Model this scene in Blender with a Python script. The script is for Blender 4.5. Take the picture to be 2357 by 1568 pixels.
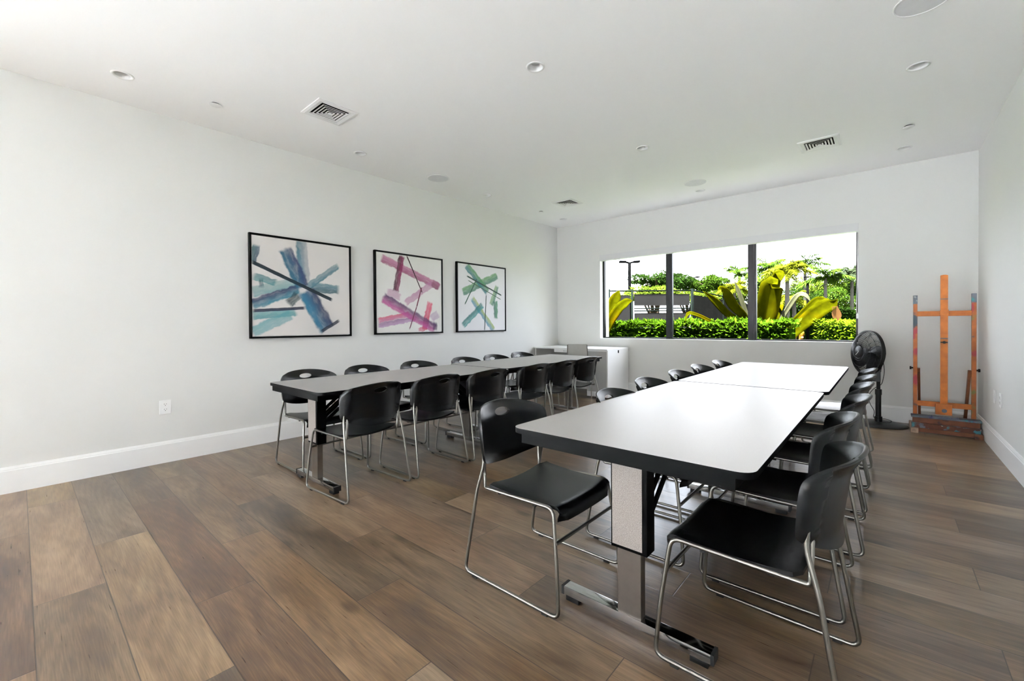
import bpy, bmesh, math, random
from mathutils import Vector, Matrix
random.seed(7)
PI = math.pi
C = bpy.context.scene.collection
S = bpy.context.scene
for o in list(bpy.data.objects): bpy.data.objects.remove(o)

# ------------------------------------------------------------------ camera
FPX, YAW, PITCH, ROLL = 988.17, -0.71524, -0.009768, -0.0071207
CAM = Vector((4.68606, -6.71759, 1.16586)); SHY = -26.48
Wd, Hd = 5.437, 2.989                      # room width and height; back wall at y = 0
REAR = -13.0
f_ = Vector((math.cos(PITCH)*math.sin(YAW), math.cos(PITCH)*math.cos(YAW), math.sin(PITCH)))
r0 = Vector((math.cos(YAW), -math.sin(YAW), 0)); u0 = r0.cross(f_)
r_ = math.cos(ROLL)*r0 + math.sin(ROLL)*u0; u_ = -math.sin(ROLL)*r0 + math.cos(ROLL)*u0
cd = bpy.data.cameras.new('camera'); cam = bpy.data.objects.new('camera', cd); C.objects.link(cam)
cd.sensor_width = 36; cd.lens = FPX*36/2357; cd.shift_y = SHY/2357; cd.clip_start = .02; cd.clip_end = 500
m3 = Matrix((r_, u_, -f_)).transposed()
cam.matrix_world = Matrix.Translation(CAM) @ m3.to_4x4()
S.camera = cam
def at(px, py, D):                          # the point D metres ahead of the lens that the photo shows at (px, py)
    return CAM + D*(f_ + r_*((px-1178.5)/FPX) + u_*(-(py-784-SHY)/FPX))

# ------------------------------------------------------------------ light
S.view_settings.view_transform = 'Standard'; S.view_settings.look = 'None'
S.view_settings.gamma = 1; S.view_settings.use_curve_mapping = False
S.view_settings.exposure = 1.33
S.cycles.use_denoising = True
S.cycles.max_bounces = 10; S.cycles.diffuse_bounces = 6; S.cycles.glossy_bounces = 4; S.cycles.transparent_max_bounces = 12
S.cycles.sample_clamp_indirect = 8
SKY = 8.2
w = bpy.data.worlds.new('sky'); S.world = w; w.use_nodes = True
nt = w.node_tree; nt.nodes.clear()
def N(nt, t, **k):
    n = nt.nodes.new(t)
    for a, b in k.items(): setattr(n, a, b)
    return n
out = N(nt, 'ShaderNodeOutputWorld'); bg = N(nt, 'ShaderNodeBackground')
tc = N(nt, 'ShaderNodeTexCoord'); no = N(nt, 'ShaderNodeTexNoise'); no.inputs['Scale'].default_value = 2.2; no.inputs['Detail'].default_value = 5
mp = N(nt, 'ShaderNodeMapping'); mp.inputs['Scale'].default_value = (1, 1, 2.5)
cr = N(nt, 'ShaderNodeValToRGB')
cr.color_ramp.elements[0].position = .38; cr.color_ramp.elements[0].color = (.76, .86, 1.0, 1)
cr.color_ramp.elements[1].position = .62; cr.color_ramp.elements[1].color = (.98, .975, 1, 1)
nt.links.new(tc.outputs['Generated'], mp.inputs[0]); nt.links.new(mp.outputs[0], no.inputs['Vector'])
nt.links.new(no.outputs['Fac'], cr.inputs[0]); nt.links.new(cr.outputs[0], bg.inputs[0])
bg.inputs[1].default_value = SKY; nt.links.new(bg.outputs[0], out.inputs[0])
sl = bpy.data.lights.new('sun', 'SUN'); sun = bpy.data.objects.new('sun', sl); C.objects.link(sun)
sl.energy = 320; sl.angle = math.radians(3); sl.color = (.99, .99, 1)
sun.rotation_euler = Vector((-.14, -.27, .95)).to_track_quat('Z', 'Y').to_euler()
def portal(name, loc, rot, sx, sy):
    l = bpy.data.lights.new(name, 'AREA'); o = bpy.data.objects.new(name, l); C.objects.link(o)
    l.shape = 'RECTANGLE'; l.size = sx; l.size_y = sy; l.cycles.is_portal = True
    o.location = loc; o.rotation_euler = rot
portal('window_portal', (2.67, .33, 1.64), (-PI/2, 0, 0), 3.5, 1.44)
portal('right_portal', (Wd+.14, -11.95, 0.69), (0, PI/2, 0), 1.32, 0.3)
portal('left_portal', (-.14, -10.3, 0.69), (0, -PI/2, 0), 1.32, 4.6)
portal('rear_portal', (4.04, REAR-.14, 0.69), (PI/2, 0, 0), 2.68, 1.32)

# ------------------------------------------------------------------ helpers
def srgb(c):
    return tuple((v/255/12.92 if v/255 <= .04045 else ((v/255+.055)/1.055)**2.4) for v in c) + (1,)
MATS = {}
def mat(name, col, rough=.5, metal=0, spec=.5, var=0, vscale=20, bump=0, bscale=200, coat=0, trans=0, dim=1):
    if name in MATS: return MATS[name]
    m = bpy.data.materials.new(name); m.use_nodes = True; nt = m.node_tree; b = nt.nodes['Principled BSDF']
    c = tuple(v*dim for v in srgb(col)[:3])+(1,); b.inputs['Base Color'].default_value = c; b.inputs['Roughness'].default_value = rough
    b.inputs['Metallic'].default_value = metal; b.inputs['Specular IOR Level'].default_value = spec
    b.inputs['Coat Weight'].default_value = coat
    t = N(nt, 'ShaderNodeTexCoord')
    n = N(nt, 'ShaderNodeTexNoise'); n.inputs['Scale'].default_value = vscale; n.inputs['Detail'].default_value = 4
    nt.links.new(t.outputs['Object'], n.inputs['Vector'])
    mr = N(nt, 'ShaderNodeMapRange'); mr.inputs[1].default_value = .3; mr.inputs[2].default_value = .7
    mr.inputs[3].default_value = 1-var; mr.inputs[4].default_value = 1+var
    nt.links.new(n.outputs['Fac'], mr.inputs[0])
    h = N(nt, 'ShaderNodeHueSaturation'); h.inputs['Color'].default_value = c
    nt.links.new(mr.outputs[0], h.inputs['Value']); nt.links.new(h.outputs[0], b.inputs['Base Color'])
    if bump:
        n2 = N(nt, 'ShaderNodeTexNoise'); n2.inputs['Scale'].default_value = bscale; n2.inputs['Detail'].default_value = 3
        nt.links.new(t.outputs['Object'], n2.inputs['Vector'])
        bp = N(nt, 'ShaderNodeBump'); bp.inputs['Strength'].default_value = bump; bp.inputs['Distance'].default_value = .002
        nt.links.new(n2.outputs['Fac'], bp.inputs['Height']); nt.links.new(bp.outputs[0], b.inputs['Normal'])
    if trans:
        tr = N(nt, 'ShaderNodeBsdfTranslucent'); nt.links.new(h.outputs[0], tr.inputs[0])
        mx = N(nt, 'ShaderNodeMixShader'); mx.inputs[0].default_value = trans
        nt.links.new(b.outputs[0], mx.inputs[1]); nt.links.new(tr.outputs[0], mx.inputs[2])
        nt.links.new(mx.outputs[0], nt.nodes['Material Output'].inputs[0])
    MATS[name] = m
    return m
def speckle(name, base, dots, scale, rough, spec=.5, amount=.5):
    m = mat(name, base, rough, spec=spec); nt = m.node_tree; b = nt.nodes['Principled BSDF']
    t = N(nt, 'ShaderNodeTexCoord'); v = N(nt, 'ShaderNodeTexNoise'); v.inputs['Scale'].default_value = scale; v.inputs['Detail'].default_value = 2
    nt.links.new(t.outputs['Object'], v.inputs['Vector'])
    r = N(nt, 'ShaderNodeValToRGB'); r.color_ramp.elements[0].position = .35; r.color_ramp.elements[0].color = srgb(dots)
    r.color_ramp.elements[1].position = .35+amount*.4; r.color_ramp.elements[1].color = srgb(base)
    nt.links.new(v.outputs['Fac'], r.inputs[0]); nt.links.new(r.outputs[0], b.inputs['Base Color'])
    return m

class MB:
    def __init__(s): s.bm = bmesh.new(); s.uvd = None
    def box(s, a, b, M=None, bev=0):
        (x0, y0, z0), (x1, y1, z1) = a, b
        c = [(x0,y0,z0),(x1,y0,z0),(x1,y1,z0),(x0,y1,z0),(x0,y0,z1),(x1,y0,z1),(x1,y1,z1),(x0,y1,z1)]
        v = [s.bm.verts.new(M @ Vector(p) if M else p) for p in c]
        fs = [s.bm.faces.new([v[i] for i in q]) for q in ((0,3,2,1),(4,5,6,7),(0,1,5,4),(1,2,6,5),(2,3,7,6),(3,0,4,7))]
        if bev:
            es = list({e for f in fs for e in f.edges})
            bmesh.ops.bevel(s.bm, geom=es, offset=bev, segments=2, profile=.7, affect='EDGES')
        return s
    def bar(s, p, q, wx, wy, up=(0,0,1), bev=0):
        p, q = Vector(p), Vector(q); d = (q-p); L = d.length; d.normalize(); up = Vector(up)
        x = d.cross(up)
        if x.length < 1e-4: x = d.cross(Vector((1,0,0)))
        x.normalize(); y = x.cross(d)
        M = Matrix((x, y, d)).transposed().to_4x4(); M.translation = p
        return s.box((-wx/2,-wy/2,0),(wx/2,wy/2,L), M, bev)
    def tube(s, pts, r, seg=8, caps=True, closed=False):
        pts = [Vector(p) for p in pts]; n = len(pts)
        rad = r if isinstance(r, (list, tuple)) else [r]*n
        T = []
        for i in range(n):
            a = pts[(i-1) % n] if closed or i > 0 else pts[0]
            b = pts[(i+1) % n] if closed or i < n-1 else pts[-1]
            T.append((b-a).normalized())
        x = T[0].orthogonal().normalized(); rings = []
        for i in range(n):
            x = (x - T[i]*x.dot(T[i])).normalized(); y = T[i].cross(x)
            rings.append([s.bm.verts.new(pts[i]+rad[i]*(math.cos(2*PI*k/seg)*x+math.sin(2*PI*k/seg)*y)) for k in range(seg)])
        for i in range(n if closed else n-1):
            A, B = rings[i], rings[(i+1) % n]
            off = 0
            if closed and i == n-1:
                off = min(range(seg), key=lambda o: (A[0].co-B[o].co).length)
            for k in range(seg):
                s.bm.faces.new((A[k], A[(k+1)%seg], B[(k+1+off)%seg], B[(k+off)%seg]))
        if caps and not closed:
            s.bm.faces.new(rings[0][::-1]); s.bm.faces.new(rings[-1])
        return s
    def lathe(s, prof, M=None, seg=32, closed_ends=True):
        rings = []
        for (r, z) in prof:
            rings.append([s.bm.verts.new((M if M else Matrix()) @ Vector((r*math.cos(2*PI*k/seg), r*math.sin(2*PI*k/seg), z))) for k in range(seg)])
        for A, B in zip(rings, rings[1:]):
            for k in range(seg): s.bm.faces.new((A[k], A[(k+1)%seg], B[(k+1)%seg], B[k]))
        if closed_ends:
            s.bm.faces.new(rings[0][::-1]); s.bm.faces.new(rings[-1])
        return s
    def poly(s, pts2, z0, z1, M=None):        # extruded outline
        M = M or Matrix()
        a = [s.bm.verts.new(M @ Vector((x, y, z0))) for x, y in pts2]; b = [s.bm.verts.new(M @ Vector((x, y, z1))) for x, y in pts2]
        n = len(a); s.bm.faces.new(a[::-1]); s.bm.faces.new(b)
        for i in range(n): s.bm.faces.new((a[i], a[(i+1)%n], b[(i+1)%n], b[i]))
        return s
    def grid(s, fn, nu, nv, flip=False):
        g = [[s.bm.verts.new(fn(i/nu, j/nv)) for i in range(nu+1)] for j in range(nv+1)]
        for j in range(nv):
            for i in range(nu):
                q = (g[j][i], g[j][i+1], g[j+1][i+1], g[j+1][i])
                s.bm.faces.new(q[::-1] if flip else q)
        return g
    def leaf(s, p, d, up, L, wd, fold=.25):
        d = d.normalized(); x = d.cross(up)
        if x.length < 1e-3: x = d.orthogonal()
        x.normalize(); n = x.cross(d)
        a = s.bm.verts.new(p); m = s.bm.verts.new(p+d*L*.5-n*wd*fold); t = s.bm.verts.new(p+d*L-n*L*.12)
        l = s.bm.verts.new(p+d*L*.45+x*wd/2); r = s.bm.verts.new(p+d*L*.45-x*wd/2)
        for q in ((a, m, l), (l, m, t), (a, r, m), (r, t, m)): s.bm.faces.new(q)
    def build(s, name, m, parent=None, smooth=False, loc=None, rec=True):
        if rec: bmesh.ops.recalc_face_normals(s.bm, faces=s.bm.faces)
        me = bpy.data.meshes.new(name); s.bm.to_mesh(me); s.bm.free()
        if smooth:
            me.polygons.foreach_set('use_smooth', [True]*len(me.polygons))
            if smooth is not True: me.set_sharp_from_angle(angle=math.radians(smooth))
        me.materials.append(m); o = bpy.data.objects.new(name, me); C.objects.link(o)
        if parent: o.parent = parent
        if loc: o.location = loc
        return o
def tag(o, label=None, cat=None, group=None, kind=None):
    for k, v in (('label', label), ('category', cat), ('group', group), ('kind', kind)):
        if v: o[k] = v
    return o
def thing(name, label, cat, loc=(0,0,0), rz=0, group=None):
    o = bpy.data.objects.new(name, None); C.objects.link(o); o.location = loc; o.rotation_euler = (0,0,rz)
    o.empty_display_size = .1
    return tag(o, label, cat, group)
def copy_tree(o, parent=None):
    c = o.copy(); C.objects.link(c)
    if parent: c.parent = parent
    for ch in list(o.children): copy_tree(ch, c)
    return c
def fillet(pts, r, n=5):
    pts = [Vector(p) for p in pts]; res = [pts[0]]
    for a, b, c in zip(pts, pts[1:], pts[2:]):
        d1 = (a-b); d2 = (c-b); k = min(r, d1.length*.45, d2.length*.45)
        p, q = b+d1.normalized()*k, b+d2.normalized()*k
        for i in range(n+1):
            t = i/n; res.append((1-t)**2*p+2*t*(1-t)*b+t*t*q)
    res.append(pts[-1]); return res
def rrect(x0, y0, x1, y1, r, n=6):
    P = []
    for cx, cy, a0 in ((x1-r, y0+r, -PI/2), (x1-r, y1-r, 0), (x0+r, y1-r, PI/2), (x0+r, y0+r, PI)):
        for i in range(n+1):
            a = a0+PI/2*i/n; P.append((cx+r*math.cos(a), cy+r*math.sin(a)))
    return P
def smooth01(a, b, x):
    t = max(0, min(1, (x-a)/(b-a))); return t*t*(3-2*t)

# ------------------------------------------------------------------ materials
paint = mat('white_wall_paint', (221,221,219), .75, spec=.25, var=.006, vscale=3, bump=.06, bscale=350)
ceilp = mat('white_ceiling_paint', (251,251,251), .8, spec=.2, var=.005, vscale=3, bump=.05, bscale=300)
trimw = mat('white_trim_paint', (236,236,236), .4, spec=.4, var=.004)
white = mat('white_plastic', (236,236,236), .4, var=.004)
blackm = mat('black_powder_coat', (2.5,2.5,2.8), .5, spec=.04, var=.1, bump=.1, bscale=500)
winblk = mat('black_aluminium', (9,9,9), .4, spec=.25, var=.1)
plastic = mat('black_chair_plastic', (7,8.5,10), .27, spec=.30, var=.06, vscale=8, bump=.22, bscale=900)
chrome = mat('satin_chair_chrome', (132,130,124), .3, metal=1, var=.05, vscale=6)
polished = mat('polished_foot_chrome', (190,190,190), .1, metal=1, var=.02)
steel = mat('brushed_column_steel', (122,115,109), .3, metal=.85, var=.06, vscale=30)
laminate = speckle('grey_speckled_laminate', (170,168,166), (154,152,150), 900, .40, .42)
legpanel = speckle('pinkish_grey_leg_panel', (152,144,139), (112,104,100), 420, .5, .4, .6)
rubber = mat('black_rubber', (14,14,14), .7, var=.1)
slot = mat('dark_slot', (12,12,12), .8)
grille = mat('grey_speaker_mesh', (224,224,226), .8, var=.02, bump=.2, bscale=900)

def floor_mat():
    m = bpy.data.materials.new('brown_oak_planks'); m.use_nodes = True; nt = m.node_tree; b = nt.nodes['Principled BSDF']; L = nt.links.new
    tc = N(nt, 'ShaderNodeTexCoord'); sp = N(nt, 'ShaderNodeSeparateXYZ'); L(tc.outputs['Object'], sp.inputs[0])
    def M(op, a, c=None, d=None):
        n = N(nt, 'ShaderNodeMath', operation=op)
        for i, v in enumerate((a, c, d)):
            if v is None: continue
            if isinstance(v, (int, float)): n.inputs[i].default_value = v
            else: L(v, n.inputs[i])
        return n.outputs[0]
    PW, PL = .2245, 1.5
    ry = M('DIVIDE', M('ADD', sp.outputs[1], 6.69+PW*40), PW); row = M('FLOOR', ry); fy = M('FRACT', ry)
    rx = M('DIVIDE', M('ADD', sp.outputs[0], M('ADD', M('MULTIPLY', row, .5), -.5-20+60)), PL); col = M('FLOOR', rx); fx = M('FRACT', rx)
    cb = N(nt, 'ShaderNodeCombineXYZ'); L(row, cb.inputs[0]); L(col, cb.inputs[1])
    wn = N(nt, 'ShaderNodeTexWhiteNoise', noise_dimensions='3D'); L(cb.outputs[0], wn.inputs['Vector'])
    ws = N(nt, 'ShaderNodeSeparateColor'); L(wn.outputs['Color'], ws.inputs[0])
    ey = M('MULTIPLY', M('MINIMUM', fy, M('SUBTRACT', 1, fy)), PW); ex = M('MULTIPLY', M('MINIMUM', fx, M('SUBTRACT', 1, fx)), PL)
    ed = M('MINIMUM', ey, ex)
    def grain(sx, sy, scale, det, dist, off):
        c = N(nt, 'ShaderNodeCombineXYZ')
        L(M('ADD', M('MULTIPLY', sp.outputs[0], sx), M('MULTIPLY', ws.outputs[0], 37+off)), c.inputs[0])
        L(M('ADD', M('MULTIPLY', sp.outputs[1], sy), M('MULTIPLY', ws.outputs[1], 53+off)), c.inputs[1])
        L(M('MULTIPLY', ws.outputs[2], 29), c.inputs[2])
        n = N(nt, 'ShaderNodeTexNoise'); n.inputs['Scale'].default_value = scale; n.inputs['Detail'].default_value = det; n.inputs['Distortion'].default_value = dist
        L(c.outputs[0], n.inputs['Vector']); return n.outputs['Fac'], c
    g1, c1 = grain(1, 4.5, 2.0, 3, .6, 0)          # broad cloudy tone along the plank
    g2, c2 = grain(1, 26, 9, 6, .2, 11)            # fibres
    wv = N(nt, 'ShaderNodeTexWave', wave_type='RINGS', rings_direction='Z'); wv.inputs['Scale'].default_value = 2.3; wv.inputs['Distortion'].default_value = 5; wv.inputs['Detail'].default_value = 3; wv.inputs['Detail Scale'].default_value = .8
    c3 = N(nt, 'ShaderNodeCombineXYZ')
    L(M('MULTIPLY', M('ADD', M('SUBTRACT', fx, .5), M('MULTIPLY', M('SUBTRACT', ws.outputs[0], .5), 1.1)), 1.1), c3.inputs[0])
    L(M('MULTIPLY', M('ADD', M('SUBTRACT', fy, .5), M('MULTIPLY', M('SUBTRACT', ws.outputs[1], .5), 1.0)), 1.25), c3.inputs[1])
    L(M('MULTIPLY', ws.outputs[2], 17), c3.inputs[2]); L(c3.outputs[0], wv.inputs['Vector'])
    # knots
    vo = N(nt, 'ShaderNodeTexVoronoi'); vo.inputs['Scale'].default_value = 1.0
    c4 = N(nt, 'ShaderNodeCombineXYZ'); L(M('ADD', M('MULTIPLY', sp.outputs[0], 1.35), M('MULTIPLY', ws.outputs[0], 9)), c4.inputs[0]); L(M('ADD', M('MULTIPLY', sp.outputs[1], 2.6), M('MULTIPLY', ws.outputs[1], 9)), c4.inputs[1])
    L(c4.outputs[0], vo.inputs['Vector'])
    kn = N(nt, 'ShaderNodeMapRange', interpolation_type='SMOOTHSTEP'); kn.inputs[1].default_value = .02; kn.inputs[2].default_value = .12; kn.inputs[3].default_value = .5; kn.inputs[4].default_value = 0
    L(vo.outputs['Distance'], kn.inputs[0])
    tone = M('ADD', M('ADD', M('MULTIPLY', M('SUBTRACT', g1, .5), 1.15), M('MULTIPLY', M('SUBTRACT', g2, .5), .8)),
             M('ADD', M('MULTIPLY', M('SUBTRACT', wv.outputs['Fac'], .5), .09), M('MULTIPLY', M('SUBTRACT', ws.outputs[0], .5), .42)))
    tone = M('SUBTRACT', M('ADD', tone, .5), kn.outputs[0])
    rp = N(nt, 'ShaderNodeValToRGB'); e = rp.color_ramp.elements
    e[0].position = .0; e[0].color = srgb((56,44,36)); e[1].position = 1; e[1].color = srgb((147,128,106))
    k = e.new(.35); k.color = srgb((86,71,57)); k = e.new(.65); k.color = srgb((116,99,81))
    L(tone, rp.inputs[0])
    hs = N(nt, 'ShaderNodeHueSaturation'); L(rp.outputs[0], hs.inputs['Color'])
    L(M('ADD', 1.0, M('MULTIPLY', ws.outputs[1], .3)), hs.inputs['Saturation'])
    L(M('ADD', .492, M('MULTIPLY', ws.outputs[2], .014)), hs.inputs['Hue'])
    sm = N(nt, 'ShaderNodeMapRange'); sm.inputs[1].default_value = .0008; sm.inputs[2].default_value = .0026; L(ed, sm.inputs[0])
    mx = N(nt, 'ShaderNodeMix', data_type='RGBA'); L(sm.outputs[0], mx.inputs[0]); mx.inputs[6].default_value = srgb((48,38,32)); L(hs.outputs[0], mx.inputs[7])
    L(mx.outputs[2], b.inputs['Base Color'])
    L(M('ADD', .24, M('MULTIPLY', g2, .12)), b.inputs['Roughness'])
    b.inputs['Specular IOR Level'].default_value = .75
    bp = N(nt, 'ShaderNodeBump'); bp.inputs['Strength'].default_value = .25; bp.inputs['Distance'].default_value = .0015
    L(M('ADD', M('MULTIPLY', g2, .35), sm.outputs[0]), bp.inputs['Height']); L(bp.outputs[0], b.inputs['Normal'])
    return m

def glass_mat(name, tint, gl_):
    m = bpy.data.materials.new(name); m.use_nodes = True; nt = m.node_tree; nt.nodes.remove(nt.nodes['Principled BSDF'])
    t = N(nt, 'ShaderNodeBsdfTransparent'); g = N(nt, 'ShaderNodeBsdfGlossy'); g.inputs['Roughness'].default_value = .02
    g.inputs[0].default_value = (gl_, gl_, gl_, 1); lf = N(nt, 'ShaderNodeLayerWeight'); lf.inputs[0].default_value = .25
    lw = N(nt, 'ShaderNodeMath', operation='MULTIPLY_ADD'); nt.links.new(lf.outputs['Facing'], lw.inputs[0]); lw.inputs[1].default_value = .10; lw.inputs[2].default_value = .015
    t.inputs[0].default_value = tint
    mx = N(nt, 'ShaderNodeMixShader'); nt.links.new(lw.outputs[0], mx.inputs[0]); nt.links.new(t.outputs[0], mx.inputs[1]); nt.links.new(g.outputs[0], mx.inputs[2])
    nt.links.new(mx.outputs[0], nt.nodes['Material Output'].inputs[0]); return m
glass = glass_mat('added_opening_glass', (.97,.98,.975,1), .1); dimglass = glass_mat('view_dimming_glass', (.74,.74,.74,1), .008)  # grey tint of the second glass is added to dim sky and garden

# ------------------------------------------------------------------ room shell
T = .15
def struct(name, mb, m, **k): return tag(mb.build(name, m, **k), kind='structure')
struct('floor', MB().box((0, REAR, -.1), (Wd, 0, 0)), floor_mat())
OZ0, OZ1 = .03, 1.35                         # openings added behind the camera, out of view, to light the room
RY0, RY1, LY0, LY1, RX0, RX1 = -12.1, -11.8, -12.6, -8, 2.7, 5.38
def pierced(name, a, b, horizontal_x, h0, h1):
    # a wall between corners a and b with one opening from h0 to h1
    m = MB(); (xa, ya), (xb, yb) = a, b; zb, zt = -.1, Hd+.2
    for u0, u1, z0, z1 in ((None, h0, zb, zt), (h1, None, zb, zt), (h0, h1, zb, OZ0), (h0, h1, OZ1, zt)):
        if horizontal_x: m.box((xa if u0 is None else u0, ya, z0), (xb if u1 is None else u1, yb, z1))
        else: m.box((xa, ya if u0 is None else u0, z0), (xb, yb if u1 is None else u1, z1))
    struct(name, m, paint)
pierced('wall_left', (-T, REAR-T), (0, T), False, LY0, LY1)
pierced('wall_right', (Wd, REAR-T), (Wd+T, T), False, RY0, RY1)
pierced('wall_rear', (0, REAR-T), (Wd, REAR), True, RX0, RX1)
def glazing(name, p, q, n):
    p, q = Vector(p), Vector(q); m = MB(); up = Vector((0,0,1)); d = (q-p)
    for i in range(n+1):
        c = p+d*i/n; m.bar(c+up*OZ0, c+up*OZ1, .06, .05, d)
    for z in (OZ0+.025, OZ1-.025): m.bar(p+up*z, q+up*z, .05, .05)
    w_ = struct(name, m, winblk)
    for i in range(n):
        a_, b_ = p+d*i/n, p+d*(i+1)/n; m = MB(); m.bar(a_+up*(OZ0+OZ1)/2, b_+up*(OZ0+OZ1)/2, .006, OZ1-OZ0-.08); m.build('glass_pane', glass, w_)
glazing('added_opening_2', (Wd+.075, RY0+.03, 0), (Wd+.075, RY1-.03, 0), 2)  # this and the next two are added light openings, never in view
glazing('added_opening_3', (-.075, LY0+.03, 0), (-.075, LY1-.03, 0), 2)
glazing('added_opening_4', (RX0+.03, REAR-.075, 0), (RX1-.03, REAR-.075, 0), 3)
WX0, WX1, WZ0, WZ1, WT = .907, 4.438, .918, 2.372, .31
b = MB()
b.box((0, 0, -.1), (WX0, WT, Hd+.2)).box((WX1, 0, -.1), (Wd, WT, Hd+.2)).box((WX0, 0, -.1), (WX1, WT, WZ0)).box((WX0, 0, WZ1), (WX1, WT, Hd+.2))
struct('wall_back', b, paint)
# ceiling with round openings for the recessed lamps
DL = [(.53,-6.2),(.50,-4.32),(.47,-2.37),(.48,-.5),(2.818,-4.296),(2.79,-2.45),(2.77,-.557),(4.864,-2.489),(4.836,-.605)]
bm = bmesh.new()
def ring_edges(pts):
    v = [bm.verts.new(p) for p in pts]
    return [bm.edges.new((v[i], v[(i+1) % len(v)])) for i in range(len(v))]
E_ = ring_edges([(0, REAR, Hd), (Wd, REAR, Hd), (Wd, 0, Hd), (0, 0, Hd)])
RH = .052
for x, y in DL: E_ += ring_edges([(x+RH*math.cos(a*PI/12), y+RH*math.sin(a*PI/12), Hd) for a in range(24)])
VENTS = [(1.11,-4.95), (4.18,-1.34), (1.09,-1.29)]
for x, y in VENTS: E_ += ring_edges([(x-.1185, y-.1185, Hd), (x+.1185, y-.1185, Hd), (x+.1185, y+.1185, Hd), (x-.1185, y+.1185, Hd)])
bmesh.ops.triangle_fill(bm, use_beauty=True, use_dissolve=False, edges=E_, normal=(0,0,-1))
b = MB(); b.bm.free(); b.bm = bm
struct('ceiling', b, ceilp, rec=False)
struct('roof', MB().box((-T, REAR-T, Hd+.2), (Wd+T, T+.05, Hd+.3)), paint)

def baseboard(name, p, q, inward):
    p, q, n = Vector(p), Vector(q), Vector(inward); prof = [(0,0),(.016,0),(.016,.158),(.012,.163),(.012,.168),(.009,.176),(.006,.185),(0,.185)]
    b = MB(); A = [b.bm.verts.new(p+n*d+Vector((0,0,z))) for d, z in prof]; B = [b.bm.verts.new(q+n*d+Vector((0,0,z))) for d, z in prof]
    k = len(A); b.bm.faces.new(A); b.bm.faces.new(B[::-1])
    for i in range(k): b.bm.faces.new((A[i], B[i], B[(i+1)%k], A[(i+1)%k]))
    struct(name, b, trimw)
baseboard('baseboard_left', (0, REAR, 0), (0, 0, 0), (1,0,0))
baseboard('baseboard_back', (.016, 0, 0), (Wd-.016, 0, 0), (0,-1,0))
baseboard('baseboard_right', (Wd, REAR, 0), (Wd, 0, 0), (-1,0,0))

# window in the back wall
FY = .10
b = MB()
fz0, fz1 = WZ0, WZ1
b.box((WX0, FY, fz0), (WX1, FY+.05, fz0+.022)).box((WX0, FY, fz1-.04), (WX1, FY+.05, fz1))
b.box((WX0, FY, fz0), (WX0+.032, FY+.05, fz1)).box((WX1-.024, FY, fz0), (WX1, FY+.05, fz1))
win = struct('window_1', b, winblk)
for x0, x1 in ((2.04, 2.137), (3.215, 3.32)):
    mb = MB(); mb.box((x0, FY-.008, fz0), (x1-.03, FY+.06, fz1)).box((x1-.028, FY+.002, fz0), (x1, FY+.055, fz1))
    mb.build('mullion', winblk, win)
for x0, x1 in ((WX0+.03, 2.045), (2.132, 3.22), (3.315, WX1-.022)):
    MB().box((x0, FY+.022, fz0+.02), (x1, FY+.028, fz1-.03)).build('glass_pane', dimglass, win)
struct('trim_1', MB().box((WX0, -.002, WZ0-.004), (WX1, FY, WZ0+.004)), trimw)
bl = thing('roller_blind', 'white roller blind cassette across the top of the window', 'blind', (2.67, 0, 2.272))
vb = mat('blind_fascia_grey_white', (214,214,215), .5, var=.004)
MB().box((-1.767, -.012, .002), (1.772, .075, .104), bev=.003).build('cassette', vb, bl)
cb_ = MB(); cx = 1.758
loop = [(cx, -.006, .0), (cx+.006, -.008, -.5), (cx-.004, -.008, -.98), (cx+.012, -.008, -1.02), (cx+.018, -.008, -.98), (cx+.014, -.008, -.5), (cx+.012, -.006, .0)]
cb_.tube(fillet(loop, .05, 4), .0028, 6).build('pull_chain', white, bl, True)
MB().box((cx-.006, -.014, -1.06), (cx+.02, -.001, -1.0), bev=.003).build('chain_holder', white, bl)

# ------------------------------------------------------------------ ceiling fixtures
dln = ['at the near left corner of the ceiling','near left wall between the first vent and first speaker','near left wall just past the left speaker','in the far left corner of the ceiling',
       'in the middle of the ceiling, largest and nearest camera','in the middle of the ceiling with bright white rim','beside the far speaker above the window','on the right, just beyond the cut-off speaker','at the far right corner of the ceiling']
dlens = mat('frosted_lamp_lens', (226,226,224), .6, var=.01)
proto = None
for (x, y), t in zip(DL, dln):
    lab = 'white recessed downlight '+t
    if proto is None:
        proto = thing('downlight', lab, 'ceiling light', (x, y, Hd), 0, 'recessed downlights in the ceiling')
        MB().lathe([(.048,.004),(.050,-.001),(.054,-.005),(.062,-.005),(.066,-.001),(.066,.0015),(.048,.004)], None, 40, False).build('trim_ring', white, proto, True)
        MB().lathe([(.051,-.001),(.050,.012),(.047,.030),(.043,.042)], None, 32, False).build('reflector_cup', white, proto, True)
        MB().lathe([(.0435,.040),(.036,.034),(.001,.032)], None, 32, False).build('lens', dlens, proto, True)
        MB().lathe([(.056,.004),(.056,.10),(.001,.10)], None, 24, False).build('housing', blackm, proto, True)
    else:
        c = copy_tree(proto); c.location = (x, y, Hd); c['label'] = lab
proto = None
for (x, y), t in (((.51,-3.28),'near the left wall past the big vent'),((2.83,-.945),'above the window beside a small downlight'),((4.85,-3.33),'cut off by the top right of the photo')):
    lab = 'round pale grey ceiling speaker '+t
    if proto is None:
        proto = thing('ceiling_speaker', lab, 'speaker', (x, y, Hd), 0, 'round speakers in the ceiling')
        MB().lathe([(.128,.001),(.132,0),(.132,-.006),(.128,-.008),(.123,-.007),(.122,-.004)], None, 48, False).build('rim', white, proto, True)
        MB().lathe([(.1225,-.0045),(.08,-.006),(.001,-.0065)], None, 48, False).build('mesh_cover', grille, proto, True)
    else:
        c = copy_tree(proto); c.location = (x, y, Hd); c['label'] = lab
proto = None
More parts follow.
